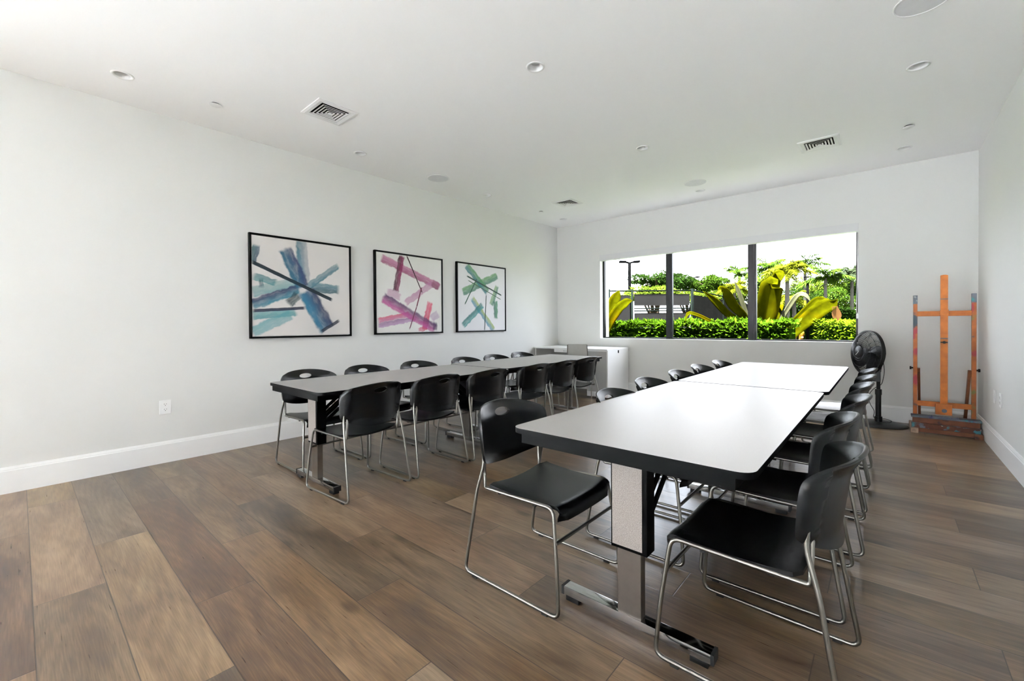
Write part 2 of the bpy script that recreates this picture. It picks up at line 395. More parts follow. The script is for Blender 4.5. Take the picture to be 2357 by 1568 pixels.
for (x, y), t in (((.552,-5.635),'near left wall before the first vent'),((.5,-1.165),'in the far left near the small vent'),((4.85,-1.266),'on the right side before the far right downlight')):
    lab = 'small white sprinkler cover disc '+t
    if proto is None:
        proto = thing('sprinkler_cover', lab, 'sprinkler', (x, y, Hd), 0, 'sprinkler covers in the ceiling')
        MB().lathe([(.001,-.0125),(.040,-.0125),(.0425,-.011),(.0425,-.0095),(.001,-.0095)], None, 32, False).build('cover_plate', white, proto, True)
        MB().lathe([(.030,.0),(.030,-.0095)], None, 24, False).build('neck', slot, proto, True)  # dark colour stands in for the shadow gap above the cover
    else:
        c = copy_tree(proto); c.location = (x, y, Hd); c['label'] = lab
proto = None
for (x, y), t in (((1.11,-4.95),'with black slots, nearest on the left'),((4.18,-1.34),'on the right side above the easel side'),((1.09,-1.29),'small with distance at the far left')):
    lab = 'square white air vent '+t
    if proto is None:
        proto = thing('ceiling_vent', lab, 'vent', (x, y, Hd), 0, 'square air vents in the ceiling')
        o_ = .168
        def frame_ring(b, ro, ri, zo, zi):
            A = [b.bm.verts.new((sx*ro, sy*ro, zo)) for sx, sy in ((-1,-1),(1,-1),(1,1),(-1,1))]
            B = [b.bm.verts.new((sx*ri, sy*ri, zi)) for sx, sy in ((-1,-1),(1,-1),(1,1),(-1,1))]
            for i in range(4): b.bm.faces.new((A[i], A[(i+1)%4], B[(i+1)%4], B[i]))
        b = MB(); frame_ring(b, .172, .170, 0, -.006); frame_ring(b, .170, .150, -.006, -.011); frame_ring(b, .150, .122, -.011, -.006); frame_ring(b, .122, .120, -.006, .004)
        b.build('frame', white, proto, rec=False)
        for k in range(4):                       # stepped four-way louvres
            r1 = .108-.025*k; b = MB(); frame_ring(b, r1, r1-.013, -.010, -.0072); frame_ring(b, r1-.013, r1-.0128, -.0072, -.0064); frame_ring(b, r1-.0128, r1+.001, -.0064, -.0092)
            b.build('louvre', white, proto, rec=False)
        MB().box((-.014,-.014,-.012), (.014,.014,-.009)).build('centre_plate', white, proto)
        b = MB(); frame_ring(b, .119, .119, .0035, .12); b.box((-.119,-.119,.118), (.119,.119,.122)); b.build('duct', slot, proto, rec=False)
    else:
        c = copy_tree(proto); c.location = (x, y, Hd); c['label'] = lab

# ------------------------------------------------------------------ wall plates
def wall_plate(label, loc, rz, recept):
    t = thing('wall_outlet', label, 'outlet', loc, rz, 'white wall plates')
    MB().box((-.0405,-.006,-.06), (.0405,0,.06), bev=.003).build('cover_plate', white, t)
    if recept:
        for dz in (.022, -.022):
            r = MB(); r.poly([(.017*math.cos(a*PI/10), max(-.0145, min(.0145, .019*math.sin(a*PI/10)))) for a in range(20)], 0, .003, Matrix.Translation((0,-.006,dz)) @ Matrix.Rotation(PI/2,4,'X'))
            ro = r.build('receptacle', white, t, 40)
            s = MB(); s.box((-.0085,-.0095,dz+.001), (-.006,-.0088,dz+.009)).box((.006,-.0095,dz+.001), (.0085,-.0088,dz+.009)).box((-.0025,-.0095,dz-.0095), (.0025,-.0088,dz-.0045))
            s.build('socket_slots', slot, ro)
    else:
        MB().box((-.017,-.0085,-.033), (.017,-.006,.033), bev=.001).build('insert', white, t)
    return t
wall_plate('white duplex power outlet low on the left wall', (0, -5.892, .478), PI/2, True)
wall_plate('white wall plate low on the right wall, nearer the easel', (Wd, -.945, .487), -PI/2, False)
wall_plate('white power outlet low on the right wall, farther from the easel', (Wd, -1.21, .488), -PI/2, True)

# ------------------------------------------------------------------ paintings
def painting_mat(name, base, strokes):
    m = bpy.data.materials.new(name); m.use_nodes = True; nt = m.node_tree; L = nt.links.new; b = nt.nodes['Principled BSDF']
    tc = N(nt, 'ShaderNodeTexCoord'); n0 = N(nt, 'ShaderNodeTexNoise'); n0.inputs['Scale'].default_value = 14; n0.inputs['Detail'].default_value = 6
    L(tc.outputs['Object'], n0.inputs['Vector'])
    ds = N(nt, 'ShaderNodeVectorMath', operation='MULTIPLY_ADD'); L(n0.outputs['Color'], ds.inputs[0]); ds.inputs[1].default_value = (.05,.05,.05); ds.inputs[2].default_value = (-.025,-.025,-.025)
    ad = N(nt, 'ShaderNodeVectorMath', operation='ADD'); L(tc.outputs['Object'], ad.inputs[0]); L(ds.outputs[0], ad.inputs[1])
    nb = N(nt, 'ShaderNodeTexNoise'); nb.inputs['Scale'].default_value = 2.5; L(tc.outputs['Object'], nb.inputs['Vector'])
    bc = N(nt, 'ShaderNodeMix', data_type='RGBA'); L(nb.outputs['Fac'], bc.inputs[0]); bc.inputs[6].default_value = srgb(base[0]); bc.inputs[7].default_value = srgb(base[1])
    prev = bc.outputs[2]
    for i, (p0, p1, hw, cA, cB, al) in enumerate(strokes):
        P0 = Vector((0, p0[0], p0[1])); P1 = Vector((0, p1[0], p1[1])); d = P1-P0; ln = d.length; d.normalize(); n = Vector((0, d.z, -d.y))
        src = ad.outputs[0]
        if hw < .025:
            sc = N(nt, 'ShaderNodeVectorMath', operation='MULTIPLY_ADD'); L(n0.outputs['Color'], sc.inputs[0]); sc.inputs[1].default_value = (.008,)*3; L(tc.outputs['Object'], sc.inputs[2]); src = sc.outputs[0]
            P0 = P0+Vector((0,.004,.004)); 
        rel = N(nt, 'ShaderNodeVectorMath', operation='SUBTRACT'); L(src, rel.inputs[0]); rel.inputs[1].default_value = P0
        def dot(v, s, off=0):
            q = N(nt, 'ShaderNodeVectorMath', operation='DOT_PRODUCT'); L(rel.outputs[0], q.inputs[0]); q.inputs[1].default_value = v*s; return q.outputs['Value']
        t, sv = dot(d, 1/ln), dot(n, 1/hw)
        ab = N(nt, 'ShaderNodeMath', operation='ABSOLUTE'); L(sv, ab.inputs[0])
        def mrange(inp, a, bb, c, e):
            q = N(nt, 'ShaderNodeMapRange', interpolation_type='SMOOTHSTEP'); L(inp, q.inputs[0])
            for k, v in zip((1,2,3,4), (a, bb, c, e)): q.inputs[k].default_value = v
            return q.outputs[0]
        soft = .72 if hw > .025 else .75
        e1 = mrange(ab.outputs[0], soft, 1.05, 1, 0); tw = .018/ln
        e2 = mrange(t, -tw, tw, 0, 1); e3 = mrange(t, 1-tw, 1+tw, 1, 0)
        # bristle streaks along the stroke
        cv = N(nt, 'ShaderNodeCombineXYZ'); tm = N(nt, 'ShaderNodeMath', operation='MULTIPLY'); L(t, tm.inputs[0]); tm.inputs[1].default_value = 1.6*ln/.4
        L(tm.outputs[0], cv.inputs[0]); L(sv, cv.inputs[1]); cv.inputs[2].default_value = i*3.7
        ns = N(nt, 'ShaderNodeTexNoise'); ns.inputs['Scale'].default_value = 2.2; ns.inputs['Detail'].default_value = 4; L(cv.outputs[0], ns.inputs['Vector'])
        mp2 = N(nt, 'ShaderNodeMapping'); 
        st = mrange(ns.outputs['Fac'], .25, .6, .78 if hw > .025 else .95, 1)
        def mul(a, c):
            q = N(nt, 'ShaderNodeMath', operation='MULTIPLY'); L(a, q.inputs[0])
            if isinstance(c, float): q.inputs[1].default_value = c
            else: L(c, q.inputs[1])
            return q.outputs[0]
        mask = mul(mul(mul(mul(e1, e2), e3), st), float(al))
        gr = mrange(sv, -.8, .8, 0, 1)
        cm = N(nt, 'ShaderNodeMix', data_type='RGBA'); L(gr, cm.inputs[0]); cm.inputs[6].default_value = srgb([v*.78 for v in cA]); cm.inputs[7].default_value = srgb([v*.78 for v in cB])
        fm = N(nt, 'ShaderNodeMix', data_type='RGBA'); L(mask, fm.inputs[0]); L(prev, fm.inputs[6]); L(cm.outputs[2], fm.inputs[7]); prev = fm.outputs[2]
    L(prev, b.inputs['Base Color']); b.inputs['Roughness'].default_value = .55; b.inputs['Specular IOR Level'].default_value = .3
    return m
ST1 = [((-0.080,0.060),(-0.502,-0.060),0.058,(120,190,195),(180,210,210),0.80),((-0.484,0.092),(-0.286,0.045),0.039,(20,130,140),(60,160,165),0.80),((-0.423,-0.010),(-0.422,0.067),0.028,(10,80,95),(20,110,120),0.70),
((-0.092,-0.249),(-0.502,-0.294),0.047,(60,170,180),(130,200,205),0.85),((-0.147,-0.282),(-0.504,-0.453),0.058,(140,200,208),(110,190,200),0.80),((-0.028,0.497),(-0.000,0.074),0.065,(205,208,216),(20,125,150),0.90),
((0.366,0.274),(0.031,0.018),0.037,(50,130,150),(150,180,190),0.90),((0.372,0.008),(0.073,0.020),0.056,(30,100,120),(110,160,175),0.90),((-0.065,-0.012),(-0.504,-0.181),0.057,(60,150,175),(35,50,105),0.95),
((-0.066,-0.070),(-0.161,-0.162),0.050,(10,70,80),(8,45,55),0.90),((-0.456,0.398),(-0.496,0.227),0.037,(50,90,120),(60,120,130),0.90),((-0.192,0.394),(-0.017,0.015),0.078,(35,55,105),(15,110,145),0.97),
((0.015,-0.024),(0.238,-0.432),0.101,(38,55,105),(15,125,165),0.97),((0.177,-0.457),(0.373,-0.341),0.019,(15,30,60),(15,30,60),0.90),((-0.004,-0.206),(-0.494,-0.245),0.017,(25,35,80),(20,30,65),0.95),((-0.499,0.231),(0.294,-0.108),0.020,(8,35,50),(10,40,58),1.00)]
ST2 = [((-0.430,0.424),(0.465,0.124),0.055,(215,130,175),(175,60,125),0.90),((0.343,0.160),(-0.083,-0.115),0.048,(225,160,200),(215,140,190),0.75),((0.438,-0.247),(0.327,-0.317),0.061,(205,160,215),(215,180,220),0.60),
((-0.482,-0.341),(-0.035,-0.262),0.036,(235,60,120),(225,110,170),0.85),((-0.479,-0.403),(0.044,-0.319),0.034,(150,80,160),(205,150,215),0.80),((0.114,-0.462),(0.261,-0.438),0.030,(240,120,160),(235,80,130),0.80),
((0.308,-0.093),(0.208,-0.455),0.050,(240,60,110),(235,70,120),0.90),((-0.354,0.018),(-0.169,-0.045),0.050,(225,150,200),(225,150,205),0.60),((-0.413,-0.063),(0.386,-0.452),0.070,(105,45,115),(220,90,175),0.93),
((0.392,-0.370),(0.380,-0.474),0.039,(70,30,90),(90,40,110),0.80),((-0.139,0.481),(-0.234,0.025),0.048,(150,25,95),(85,10,50),0.97),((0.465,0.124),(0.344,0.177),0.057,(110,30,70),(160,50,110),0.60),
((-0.061,0.490),(0.176,0.034),0.009,(60,10,30),(60,10,30),1.00),((0.167,0.097),(0.086,-0.159),0.010,(120,15,60),(120,15,60),1.00),((0.086,-0.159),(-0.028,-0.448),0.008,(130,40,90),(120,15,60),1.00)]
ST3 = [((0.319,0.366),(-0.410,0.072),0.062,(40,140,110),(110,185,110),0.88),((-0.332,0.469),(0.105,0.099),0.062,(100,180,115),(15,135,150),0.92),((0.323,0.203),(0.186,-0.095),0.048,(60,150,110),(150,200,120),0.85),
((0.284,-0.033),(0.289,-0.301),0.051,(60,165,110),(40,130,100),0.90),((-0.224,-0.013),(0.236,-0.488),0.053,(195,215,115),(75,165,205),0.88),((-0.007,-0.105),(-0.410,-0.413),0.052,(60,175,175),(25,140,135),0.90),
((-0.127,0.286),(-0.370,-0.100),0.010,(30,90,70),(40,110,80),1.00),((-0.323,0.314),(0.421,0.066),0.012,(30,80,65),(30,80,65),1.00),((-0.297,0.250),(0.402,0.000),0.006,(60,100,70),(60,100,70),1.00),((0.075,0.053),(0.035,-0.489),0.010,(35,80,75),(35,80,75),1.00)]
frameblk = mat('black_picture_frame', (5,5,5), .4, spec=.1, var=.1)
def picture(label, yc, zc, hy, hz, base, st, nm):
    t = thing('framed_painting', label, 'painting', (0, yc, zc), 0, 'framed abstract paintings on the left wall')
    b = MB(); fw = .016
    b.box((.002,-hy,-hz), (.042,-hy+fw,hz)).box((.002,hy-fw,-hz), (.042,hy,hz)).box((.002,-hy,hz-fw), (.042,hy,hz)).box((.002,-hy,-hz), (.042,hy,-hz+fw))
    b.build('frame', frameblk, t)
    MB().box((.004,-hy+fw+.005,-hz+fw+.005), (.034,hy-fw-.005,hz-fw-.005)).build('canvas', painting_mat(nm, base, st), t)
cream = ((222,216,212),(206,204,203))
picture('framed abstract painting with blue and teal brush strokes', -4.7145, 1.566, .524, .517, cream, ST1, 'blue_teal_abstract')
picture('framed abstract painting with pink and magenta brush strokes', -3.357, 1.572, .526, .514, ((216,214,208),(226,226,226)), ST2, 'pink_magenta_abstract')
picture('framed abstract painting with green brush strokes', -2.04, 1.575, .526, .512, ((212,211,214),(228,228,231)), ST3, 'green_abstract')

# ------------------------------------------------------------------ folding tables
def table(label, x0, x1, y0, y1, rz=0):
    cx, cy = (x0+x1)/2, (y0+y1)/2; hx, hy = (x1-x0)/2, (y1-y0)/2
    t = thing('folding_table', label, 'table', (cx, cy, 0), rz, 'grey-topped folding tables')
    b = MB(); b.poly(rrect(-hx,-hy,hx,hy,.05), .7155, .7365); tp = b.build('tabletop', laminate, t, 40)
    tp.data.materials.append(blackm)
    for p in tp.data.polygons:
        if p.normal.z < .5: p.material_index = 1
    b = MB(); i = .05; h0, h1 = .676, .7155
    b.box((-hx+i,-hy+.012,h0), (hx-i,-hy+.042,h1)).box((-hx+i,hy-.042,h0), (hx-i,hy-.012,h1))
    b.box((-hx+i,-hy+.042,h0), (-hx+i+.03,hy-.042,h1)).box((hx-i-.03,-hy+.042,h0), (hx-i,hy-.042,h1))
    b.build('apron', blackm, t)
    for s in (-1, 1):
        Y = s*(hy-.175); M = Matrix.Translation((0, Y, 0)) @ Matrix.Rotation(0 if s < 0 else PI, 4, 'Z')
        b = MB(); b.box((-.0475,-.018,.05), (.0475,.022,.40), M, .004); leg = b.build('leg', steel, t)
        b = MB(); b.box((-.066,-.033,.31), (.079,.035,.7155), M, .002); b.build('leg_sleeve', blackm, leg)
        b = MB(); b.box((-.060,-.0345,.322), (.060,-.0325,.676), M); b.build('sleeve_panel', legpanel, leg)
        b = MB(); b.box((-.295,-.024,.022), (.295,.026,.056), M, .003); b.build('foot_bar', polished, leg, 30)
        for q in (-.2995, .2995): MB().box((q-.0055,-.025,.021), (q+.0055,.027,.057), M).build('end_cap', rubber, leg)
        for q in (-.255, .255): MB().box((q-.03,-.02,0), (q+.03,.022,.023), M).build('floor_pad', rubber, leg)
        b = MB()
        for dx in (.058, -.045):
            p, q = M @ Vector((dx,.03,.50)), M @ Vector((dx,.30,.705))
            b.bar(p, q, .010, .022); b.bar(p+Vector((.016,0,-.03)), q+Vector((.016,0,-.03)), .010, .022)
        b.bar(M @ Vector((-.06,.27,.690)), M @ Vector((.08,.27,.690)), .014, .014)
        b.build('folding_brace', blackm, leg)
    return t
table('near folding table of the right-hand row, with large grey top in foreground', 3.497, 4.407, -5.362, -3.472)
table('far folding table of the right-hand row, bright from the window', 3.497, 4.424, -3.455, -1.455)
table('near folding table of the left-hand row, its black leg and brace showing', 1.100, 1.955, -5.458, -3.600)
table('far folding table of the left-hand row, in front of the white desk', 1.030, 1.885, -3.580, -1.660)

# ------------------------------------------------------------------ stacking chair
def chair_proto():
    t = thing('stacking_chair', 'x', 'chair', (0,0,0), 0, 'black stacking chairs around the tables')
    # seat: dished, front lip rolled down
    def seat(z_off):
        def fn(u, v):
            a = 2*u-1; W_ = .218-.012*v
            # v 0 rear .. 1 front lip
            if v < .82: y = -.155+.40*v/.82*.93; lip = 0
            else:
                k = (v-.82)/.18; y = -.155+.372+.040*math.sin(k*PI/2); lip = (1-math.cos(k*PI/2))*.055
            dish = .026*(1-a*a)*(1-.75*v)
            z = .440-dish-.012*math.sin(PI*min(1, v))-lip
            cr = smooth01(.78, 1.0, abs(a))
            if v < .12: y += cr*.02*(1-v/.12)
            if v > .9: y -= cr*.025*(v-.9)/.1
            return Vector((a*W_, y, z-.004*cr+z_off))
        return fn
    b = MB(); A = b.grid(seat(0), 20, 22); B = b.grid(seat(-.014), 20, 22, True)
    nu, nv = 20, 22
    per = [(0,i) for i in range(nu)]+[(j,nu) for j in range(nv)]+[(nv,nu-i) for i in range(nu)]+[(nv-j,0) for j in range(nv)]
    for (j,i),(k,l) in zip(per, per[1:]+per[:1]): b.bm.faces.new((A[j][i], B[j][i], B[k][l], A[k][l]))
    b.build('seat', plastic, t, 50)
    # backrest: curved panel with an oval hand hole, thicker sleeves at both sides, rolled rim
    hz, hx, hh = .742, .054, .0195
    NA = 120
    def outline(a):
        c, s_ = math.cos(a), math.sin(a)
        # superellipse-like outline in x-z around the hole centre, found by ray march
        def inside(x, z):
            ax = abs(x); W_ = .237+.009*smooth01(.53,.70,z)
            if ax >= W_: return False
            top = .797-.036*(ax/.245)**2; bot = .498+.052*(ax/.235)**2
            t = abs((z-(top+bot)/2)/((top-bot)/2))
            return t < 1 and (ax/W_)**(6 if z > .62 else 12)+t**(6 if z > .62 else 12) <= 1
        lo, hi = 0, .5
        for _ in range(40):
            mid = (lo+hi)/2
            if inside(c*mid, hz+s_*mid): lo = mid
            else: hi = mid
        return (c*lo, hz+s_*lo)
    def surf(x, z):
        ax = abs(x)
        y = -.240-.040*(z-.50)/.29+.092*(ax/.245)**2.4
        return y - .026*smooth01(.725,.80,z)*(1-.5*smooth01(.14,.24,ax)) - .016*(1-smooth01(.49,.55,z))
    angs = [];
    for k in range(NA):
        a = 2*PI*k/NA
        x, z = math.cos(a), math.sin(a)
        angs.append(math.atan2(z*.30, x*.25) if z > 0 else math.atan2(z*.9, x))
    # denser sampling by arc: parametrise on the outline of a rectangle seen from the hole
    pts = []
    for k in range(NA):
        s_ = k/NA*4; e = int(s_); q = s_-e
        tgt = [(.245, .50+.29*q), (.245-.49*q, .80), (-.245, .79-.29*q), (-.245+.49*q, .48)][e]
        angs[k] = math.atan2(tgt[1]-hz, tgt[0])
    rings = 14
    b = MB(); F, Bk = [], []
    for j in range(rings+1):
        fr = j/rings; e = fr**1.15; rf, rb = [], []
        for k in range(NA):
            ox, oz = outline(angs[k]); th = angs[k]
            ix, iz = hx*math.cos(th), hz+hh*math.sin(th)
            x, z = ix+(ox-ix)*e, iz+(oz-iz)*e
            y = surf(x, z); rim = smooth01(.86, 1, fr); rim0 = 1-smooth01(0, .12, fr)
            th_ = .009+.018*smooth01(.188,.200,abs(x))+.006*smooth01(.745,.79,z)+.005*rim0
            y += .022; zz = z-.018; rf.append(b.bm.verts.new((x, y+.002*rim-.003*rim*rim, zz))); rb.append(b.bm.verts.new((x, y-th_+.35*th_*rim*rim, zz)))
        F.append(rf); Bk.append(rb)
    for j in range(rings):
        for k in range(NA):
            l = (k+1) % NA
            b.bm.faces.new((F[j][k], F[j][l], F[j+1][l], F[j+1][k])); b.bm.faces.new((Bk[j][k], Bk[j+1][k], Bk[j+1][l], Bk[j][l]))
    for k in range(NA):
        l = (k+1) % NA
        b.bm.faces.new((F[0][k], Bk[0][k], Bk[0][l], F[0][l])); b.bm.faces.new((F[-1][k], F[-1][l], Bk[-1][l], Bk[-1][k]))
    b.build('backrest', plastic, t, 55)
    R = .0078
    for s in (-1, 1):
        ro = [(.205, -.182, .585), (.2075, -.176, .41), (.211, -.150, .4115), (.222, .222, .424), (.243, .252, .20), (.253, .268, .0125), (.253, -.266, .0125), (.236, -.200, .40), (.222, -.166, .525), (.219, -.179, .62)]
        pts = [Vector((s*x, y, z)) for x, y, z in ro]
        b = MB(); b.tube(fillet(pts, .035, 5), R, 10); b.build('side_frame', chrome, t, True)
        for y in (-.20, .20): MB().box((s*.253-.006, y-.014, 0), (s*.253+.006, y+.014, .008)).build('floor_glide', rubber, t)
        for y in (-.08, .12): MB().box((s*.212-.005, y-.008, .404), (s*.212+.005, y+.008, .416)).build('seat_bumper', rubber, t)
    b = MB(); b.tube([(-.236,.245,.295), (.236,.245,.295)], R*.95, 8); b.build('crossbar', chrome, t, 50)
    return t
CH = chair_proto(); first = True
def place(x, y, face, label):               # face: angle of the direction the sitter looks
    global first
    o = CH if first else copy_tree(CH); first = False
    o.location = (x, y, 0); o.rotation_euler = (0, 0, math.radians(face-90)); o['label'] = label
num = ['first', 'second', 'third', 'fourth', 'fifth', 'sixth']
def nth(i): return num[i]
LR = [(1.79,-5.095,184),(1.776,-4.50,180),(1.80,-3.93,179),(1.80,-3.27,180),(1.79,-2.74,180),(1.76,-2.20,178)]
for i, (x, y, a) in enumerate(LR):
    place(x, y, a, ('black chair on aisle side of the left-hand tables, nearest the camera, back towards us' if i == 0 else
                    'black chair on aisle side of the left-hand tables, farthest, beside white desk' if i == 5 else
                    f'{nth(i)} black chair from camera on aisle side of the left-hand tables'))
LL = [(1.02,-5.03,0),(1.03,-4.47,1),(1.04,-3.86,-1),(1.05,-3.165,0),(1.04,-2.62,0),(.99,-2.03,0)]
for i, (x, y, a) in enumerate(LL):
    place(x, y, a, ('black chair between left wall and left-hand tables, nearest the camera' if i == 0 else
                    'black chair between left wall and left-hand tables, farthest, nearest the desk' if i == 5 else
                    f'{nth(i)} black chair from camera between left wall and left-hand tables'))
RL = [(3.457,-5.092,0),(3.70,-4.41,0),(3.64,-3.77,0),(3.63,-3.13,0),(3.60,-2.50,0),(3.62,-1.91,0)]
for i, (x, y, a) in enumerate(RL):
    place(x, y, a, ('black chair in the foreground tucked against left corner of the near right-hand table' if i == 0 else
                    'black chair on aisle side of the right-hand tables, farthest, smallest in view' if i == 5 else
                    f'{nth(i)} black chair from camera on aisle side of the right-hand tables'))
RR = [(4.352,-5.02,179),(4.31,-4.41,180),(4.34,-3.755,181),(4.34,-3.12,180),(4.345,-2.57,180),(4.345,-1.98,180)]
for i, (x, y, a) in enumerate(RR):
    place(x, y, a, ('large foreground black chair at bottom right, nearest the camera, facing the table' if i == 0 else
                    'black chair on right side of the right-hand tables, farthest, before the fan' if i == 5 else
                    f'{nth(i)} black chair from camera along right side of the right-hand tables'))

# ------------------------------------------------------------------ white desk and chair in the far left corner
wl = mat('white_desk_laminate', (240,240,240), .35, var=.004)
gl = mat('shade_grey_desk_panel', (176,176,176), .5, var=.01)  # grey puts the shade on these desk panels into their colour
dk = thing('writing_desk', 'white desk standing in the far left corner under the window edge', 'desk', (.73, -.39, 0))
MB().box((-.715,-.37,.752), (.72,.365,.776), bev=.003).build('desktop', wl, dk)
p = MB().box((.345,-.345,.02), (.718,.36,.752), bev=.002).build('drawer_pedestal', wl, dk)
MB().box((.7165,-.015,.70), (.7205,.025,.745), bev=.002).build('lock', slot, p)
MB().box((.345,-.349,.10), (.700,-.345,.735)).build('pedestal_front', gl, p)
MB().box((-.71,-.34,0), (-.685,.36,.752)).build('end_panel', wl, dk)
MB().box((-.685,.10,.25), (.345,.118,.752)).build('modesty_panel', gl, dk)
d = MB().box((-.29,-.35,.700), (.20,.05,.750), bev=.002).build('drawer', wl, dk)
MB().box((-.10,-.362,.722), (.08,-.349,.730), bev=.002).build('drawer_handle', polished, d)
fab = mat('light_grey_chair_fabric', (190,190,187), .7, var=.02, bump=.1)
wc = thing('desk_chair', 'pale grey slim-legged chair pushed up to white desk', 'chair', (.95, -.77, 0), math.radians(27))
def backfn(o):
    def fn(u, v):
        a = 2*u-1; return Vector((a*(.165-.018*v), -.235-.06*v+.02*a*a+o, .46+.40*v))
    return fn
def shell(fnA, fnB, nu, nv):
    b = MB(); A = b.grid(fnA, nu, nv); B = b.grid(fnB, nu, nv, True)
    per = [(0,i) for i in range(nu)]+[(j,nu) for j in range(nv)]+[(nv,nu-i) for i in range(nu)]+[(nv-j,0) for j in range(nv)]
    for (j,i),(k,l) in zip(per, per[1:]+per[:1]): b.bm.faces.new((A[j][i], B[j][i], B[k][l], A[k][l]))
    return b
shell(backfn(0), backfn(-.016), 8, 8).build('backrest', fab, wc, 50)
MB().box((-.21,-.24,.435), (.21,.20,.46), bev=.008).build('seat', fab, wc, 40)
for sx in (-1, 1):
    b = MB(); b.tube([(sx*.2,-.22,.44), (sx*.212,-.235,.004)], .008, 8); b.build('leg', polished, wc, 50)
    b = MB(); b.tube([(sx*.2,.17,.44), (sx*.21,.19,.004)], .008, 8); b.build('leg', polished, wc, 50)
    b = MB(); b.tube([(sx*.168,-.215,.46), (sx*.15,-.30,.85)], .007, 8); b.build('back_tube', polished, wc, 50)

# ------------------------------------------------------------------ pedestal fan
fb = mat('black_fan_plastic', (9,9,10), .38, spec=.35, var=.08)
fg = mat('dark_grey_fan_wire', (30,30,32), .3, metal=.3, var=.05)
FX, FYY = 4.63, -.285
fan = thing('pedestal_fan', 'black pedestal fan on a round base under the window edge', 'fan', (FX, FYY, 0))
MB().lathe([(.001,0),(.256,0),(.26,.004),(.248,.013),(.12,.026),(.035,.034),(.001,.034)], None, 56, False).build('base', fb, fan, 40)
b = MB(); b.tube([(0,0,.03), (0,0,.36)], .026, 16).tube([(0,0,.03), (0,0,.09)], .036, 16).tube([(0,0,.36), (0,0,.62)], .018, 14); b.tube([(0,0,.34), (0,0,.40)], .031, 14)
b.build('pole', fb, fan, 40)
b = MB(); b.box((-.075,-.045,.49), (.02,.03,.625), bev=.008); b.build('control_box', fb, fan)
ca = math.radians(56); fd = Vector((-math.sin(ca), -math.cos(ca), .06)).normalized()      # where the fan blows
hc = Vector((-.095, -.02, .815))
X_ = fd.cross(Vector((0,0,1))).normalized(); Y_ = X_.cross(fd).normalized()
if Y_.z < 0: Y_ = -Y_
MF = Matrix((X_, Y_, fd)).transposed().to_4x4(); MF.translation = hc
RG = .25
b = MB(); b.lathe([(.001,-.16),(.06,-.155),(.075,-.12),(.07,-.05),(.03,-.045),(.001,-.045)], MF, 24, False); b.build('motor_housing', fb, fan, 40)
b = MB(); b.bar(hc+fd*-.10, Vector((0,0,.60)), .04, .045); b.build('neck', fb, fan)
def dome(r, front):
    t = r/RG; return (.085*(1-t**3.2) if front else -.075*(1-t**4))
NW = 112
b = MB()
for k in range(NW):
    a = 2*PI*k/NW
    pts = []
    for j in range(8):
        r = .07+(RG-.07)*j/7; aa = a+.10*(1-j/7)
        pts.append(MF @ Vector((r*math.cos(aa), r*math.sin(aa), .012+dome(r, True))))
    b.tube(pts, .0017, 4)
for r in (.095, .165, .215):
    b.tube([MF @ Vector((r*math.cos(2*PI*i/48), r*math.sin(2*PI*i/48), .012+dome(r, True))) for i in range(48)], .002, 5, closed=True)
b.build('front_grille', fg, fan, True)
b = MB()
for k in range(NW//2):
    a = 2*PI*k/(NW//2)
    b.tube([MF @ Vector((r*math.cos(a), r*math.sin(a), -.012+dome(r, False))) for r in (.07,.12,.17,.21,.235,RG)], .0017, 4)
for r in (.14, .21):
    b.tube([MF @ Vector((r*math.cos(2*PI*i/48), r*math.sin(2*PI*i/48), -.012+dome(r, False))) for i in range(48)], .002, 5, closed=True)
b.build('rear_grille', fg, fan, True)
b = MB(); b.lathe([(RG-.004,-.018),(RG+.006,-.018),(RG+.008,0),(RG+.006,.018),(RG-.004,.018),(RG-.004,-.018)], MF, 64, False); b.build('grille_rim', fb, fan, 40)
b = MB(); b.lathe([(.068,.085),(.072,.096),(.058,.104),(.001,.107)], MF, 40, False); b.build('hub_cap', fb, fan, 40)
b = MB(); b.tube([MF @ Vector((.072*math.cos(2*PI*i/40), .072*math.sin(2*PI*i/40), .097)) for i in range(40)], .004, 6, closed=True); b.build('hub_ring', fg, fan, True)
b = MB(); b.bar(MF @ Vector((-.024,.020,.1065)), MF @ Vector((-.010,.012,.1075)), .003, .005, fd); b.bar(MF @ Vector((-.020,.008,.1075)), MF @ Vector((.026,-.030,.1065)), .003, .005, fd)
b.build('hub_emblem', white, fan)
for k in range(5):
    def bl_fn(u, v, k=k):
        r = .045+.185*v; wdt = .05+.055*v; a = 2*PI*k/5+(u-.5)*2*wdt/r*.55+.55*v
        return MF @ Vector((r*math.cos(a), r*math.sin(a), .01+(u-.5)*.05))
    b = MB(); b.grid(bl_fn, 6, 6); b.build('blade', fb, fan, True)
MB().lathe([(.001,-.03),(.045,-.03),(.05,.03),(.035,.045),(.001,.05)], MF, 24, False).build('blade_hub', fb, fan, 40)
cr_ = [(.02,-.02,.60), (.04,.03,.74), (.055,.02,.60), (.03,.03,.45), (-.03,-.02,.42), (-.085,-.02,.34), (-.08,-.02,.24), (-.03,-.03,.15), (-.045,-.05,.08), (.0,-.06,.07), (.06,-.05,.08), (.12,-.02,.055), (.10,-.06,.04), (.03,-.06,.04)]
b = MB(); b.tube(fillet(cr_, .06, 4), .0032, 6); b.build('power_cord', rubber, fan, True)

